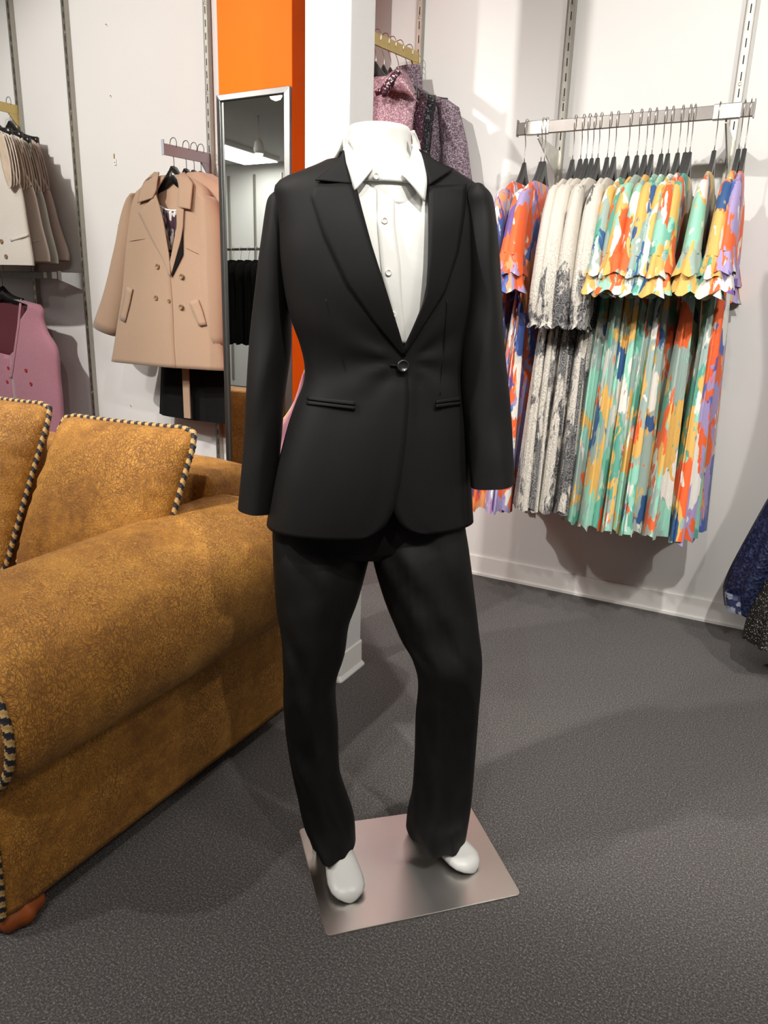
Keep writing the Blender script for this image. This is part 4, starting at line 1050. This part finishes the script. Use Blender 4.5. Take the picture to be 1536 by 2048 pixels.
js('lapel', [(857, 372), (858, 440), (857, 510), (852, 590), (830, 650), (808, 706)], [(934, 368), (929, 430), (917, 503), (892, 580), (850, 645), (810, 708)], .014, offB=.011)
js('lapel_collar', [(688, 300), (692, 325), (698, 345), (704, 368)], [(676, 322), (662, 336), (644, 350), (630, 360)], .018, offB=.016, nu=16)
js('lapel_collar', [(838, 298), (847, 322), (853, 345), (857, 372)], [(852, 306), (868, 320), (888, 330), (908, 338)], .016, offB=.016, nu=16)
G().grid([[LT.pt(PI-1.0+2.0*j/30, ztop+.028-.05*u, .008+.006*u) for j in range(31)] for u in np.linspace(0, 1, 6)]).go('back_collar', 'suit', jacket, solid=.003)
for (A, B) in (([(614, 792), (650, 797), (711, 803)], [(613, 799), (650, 804), (711, 811)]), ([(613, 801), (650, 806), (711, 813)], [(612, 808), (650, 812), (711, 819)]),
               ([(873, 801), (895, 798), (921, 794)], [(873, 807), (895, 804), (921, 801)]), ([(872, 809), (895, 806), (921, 803)], [(872, 815), (895, 812), (921, 809)])):
    js('pocket_welt', A, B, .0125, 'suit', nu=14, nv=4)
for ps in ([(548, 392), (556, 430), (566, 500), (572, 560)], [(978, 382), (972, 420), (966, 500)]): pass
for ps in ([(652, 598), (664, 650), (682, 706), (698, 770), (700, 795)], [(598, 800), (590, 900), (578, 1048)], [(628, 766), (690, 773), (745, 760), (800, 742)], [(895, 600), (890, 680), (880, 790)]):
    G().tube(seam(LT, ps, .0082, 0, 30), .0013, 5).go('seam', 'suit_lapel', jacket)
p = LT.cast(806, 732, .016); b = G().disc(p, (*MF, .05), .0125, .0045, 24).go('button', 'gloss_hanger', jacket)
G().tube(seam(LT, [(781, 730), (797, 732)], .0125, 0, 6), .0022, 6).go('buttonhole', 'suit_lapel', jacket)

sh = empty('wedge', (-1.42, 1.86, .80), 'mauve and gold shawl hanging behind the black suit, from the column onto the sofa back', 'wedge')  # pink and gold wedge of unknown nature, modelled as a hanging sheet
a = catmull([(-1.391, 2.05, 1.10), (-1.40, 2.02, .98), (-1.41, 1.97, .88), (-1.40, 1.92, .78), (-1.38, 1.86, .50)], 8); b = catmull([(-1.395, 2.05, 1.09), (-1.43, 2.01, .97), (-1.48, 1.93, .86), (-1.51, 1.87, .78), (-1.52, 1.86, .50)], 8)
rows = [[p*(1-u)+q*u+np.array([0, .012*math.sin(9*u), 0]) for u in np.linspace(0, 1, 16)] for p, q in zip(a, b)]
g = G(); g.grid([r[:11] for r in rows], 0); g.grid([r[10:] for r in rows], 1)
g.go('wedge_sheet', ['pink', 'rope_tan'], sh, solid=.004)
# ================================================================== what the mirror sees behind the camera
for i, (x, y) in enumerate(PANELS):
    e = empty('ceiling_and_fill_panel', (x, y, CEIL-.06), ['recessed fluorescent ceiling panel reflected at the upper left of the mirror', 'ceiling light panel overhead, left of the camera', 'added fill light panel overhead, behind the camera', 'ceiling light panel at the right side of the shop', 'ceiling light panel above the sofa'][i], 'ceiling light', 'ceiling light panels')
    G().box((x-.32, y-.62, CEIL-.055), (x+.32, y+.62, CEIL-.001)).go('housing', 'white_plastic', e, smooth=False)
    G().box((x-.29, y-.59, CEIL-.062), (x+.29, y+.59, CEIL-.056)).go('diffuser', 'lamp', e, smooth=False)
rk = empty('garment_rack', (-4.9, -.9, 0), 'chrome floor rack of black clothes, seen in the mirror', 'clothes rack')
RX0, RX1, RY = -5.9, -3.9, -.9; RZ = 1.82
G().tube([(RX0, RY, RZ), (RX1, RY, RZ)], .012, 10).go('top_rail', 'wire', rk)
for x in (RX0, RX1):
    G().tube([(x, RY, .03), (x, RY, RZ)], .014, 10).go('upright', 'wire', rk); G().box((x-.02, RY-.25, .0), (x+.02, RY+.25, .03)).go('foot_bar', 'wire', rk, smooth=False)
def make_blk(seed):
    e = empty('black_garment', (0, 0, 0)); g = G()
    g.rings(skirt_rings([(-.10, .04, .01), (-.18, .2, .02), (-.4, .2, .025), (-.9, .22, .035)], 0, seed, A=.012), False); g.go('garment_body', 'black_cloth', e)
    g = G(); g.tube([tuple(p) for p in hook_path((0, 0, .013), (0, 1), .12)], .0025, 6); g.go('hook', 'white_plastic', e); return e
bp = make_blk(3)
for i in range(20):
    place(bp, (RX0+.08+i*.098, RY, RZ), random.uniform(-.08, .08), 'black garment on the chrome rack, reflected in the mirror', 'garment', 'black garments on the reflected rack')
for i, (x, y) in enumerate(((-3.74, 0), (-2.5, -1.4), (-5.6, -2.2))):
    e = empty('track_spotlight', (x, y, CEIL), ['white spotlight reflected at the top right of the mirror', 'white spotlight behind the camera', 'round glowing spotlight reflected in the middle of the mirror'][i], 'spotlight', 'ceiling spotlights')
    hgt_ = (.35, .12, .25)[i]
    G().tube([(x, y, CEIL), (x, y, CEIL-hgt_)], .010, 8).go('stem', 'white_plastic', e)
    G().lathe((x, y, CEIL-hgt_-.14), [(.055, 0), (.06, .05), (.045, .12), (.02, .15)], 18).go('lamp_housing', 'white_plastic', e)
    G().lathe((x, y, CEIL-hgt_-.145), [(.01, -.035), (.04, -.022), (.052, 0), (.05, .004)], 18).go('bulb', 'lamp', e)
ev = empty('air_vent', (-5.2, -3.2, 2.9), 'dark louvred air vent high up, reflected in the mirror', 'air vent')
g = G().box((-5.5, -3.26, 2.6), (-4.9, -3.2, 3.2)); g.go('vent_box', 'rail_side', ev, smooth=False)
for k in range(10): G().box((-5.48, -3.195, 2.62+.058*k), (-4.92, -3.18, 2.64+.058*k)).go('louvre', 'slot', ev, smooth=False)
tag(G().tube([(-8.8, -2.0, 3.22), (-1.0, .4, 3.22)], .03, 12).go('red_pipe', 'red', origin=(-5, -1, 3.2)), 'red sprinkler pipe under the ceiling, reflected at the mirror top', 'pipe')
for i, x in enumerate((-7.95, -7.45, -6.95, -6.45)):
    tag(G().box((x-.015, -4.5, .1), (x+.015, -4.47, 3.2)).go('slotted_wall_standard', 'rail_side', smooth=False, origin=(x, -4.5, .1)), 'metal wall standard on the far wall, faint in the mirror', 'wall standard', 'standards reflected in the mirror')
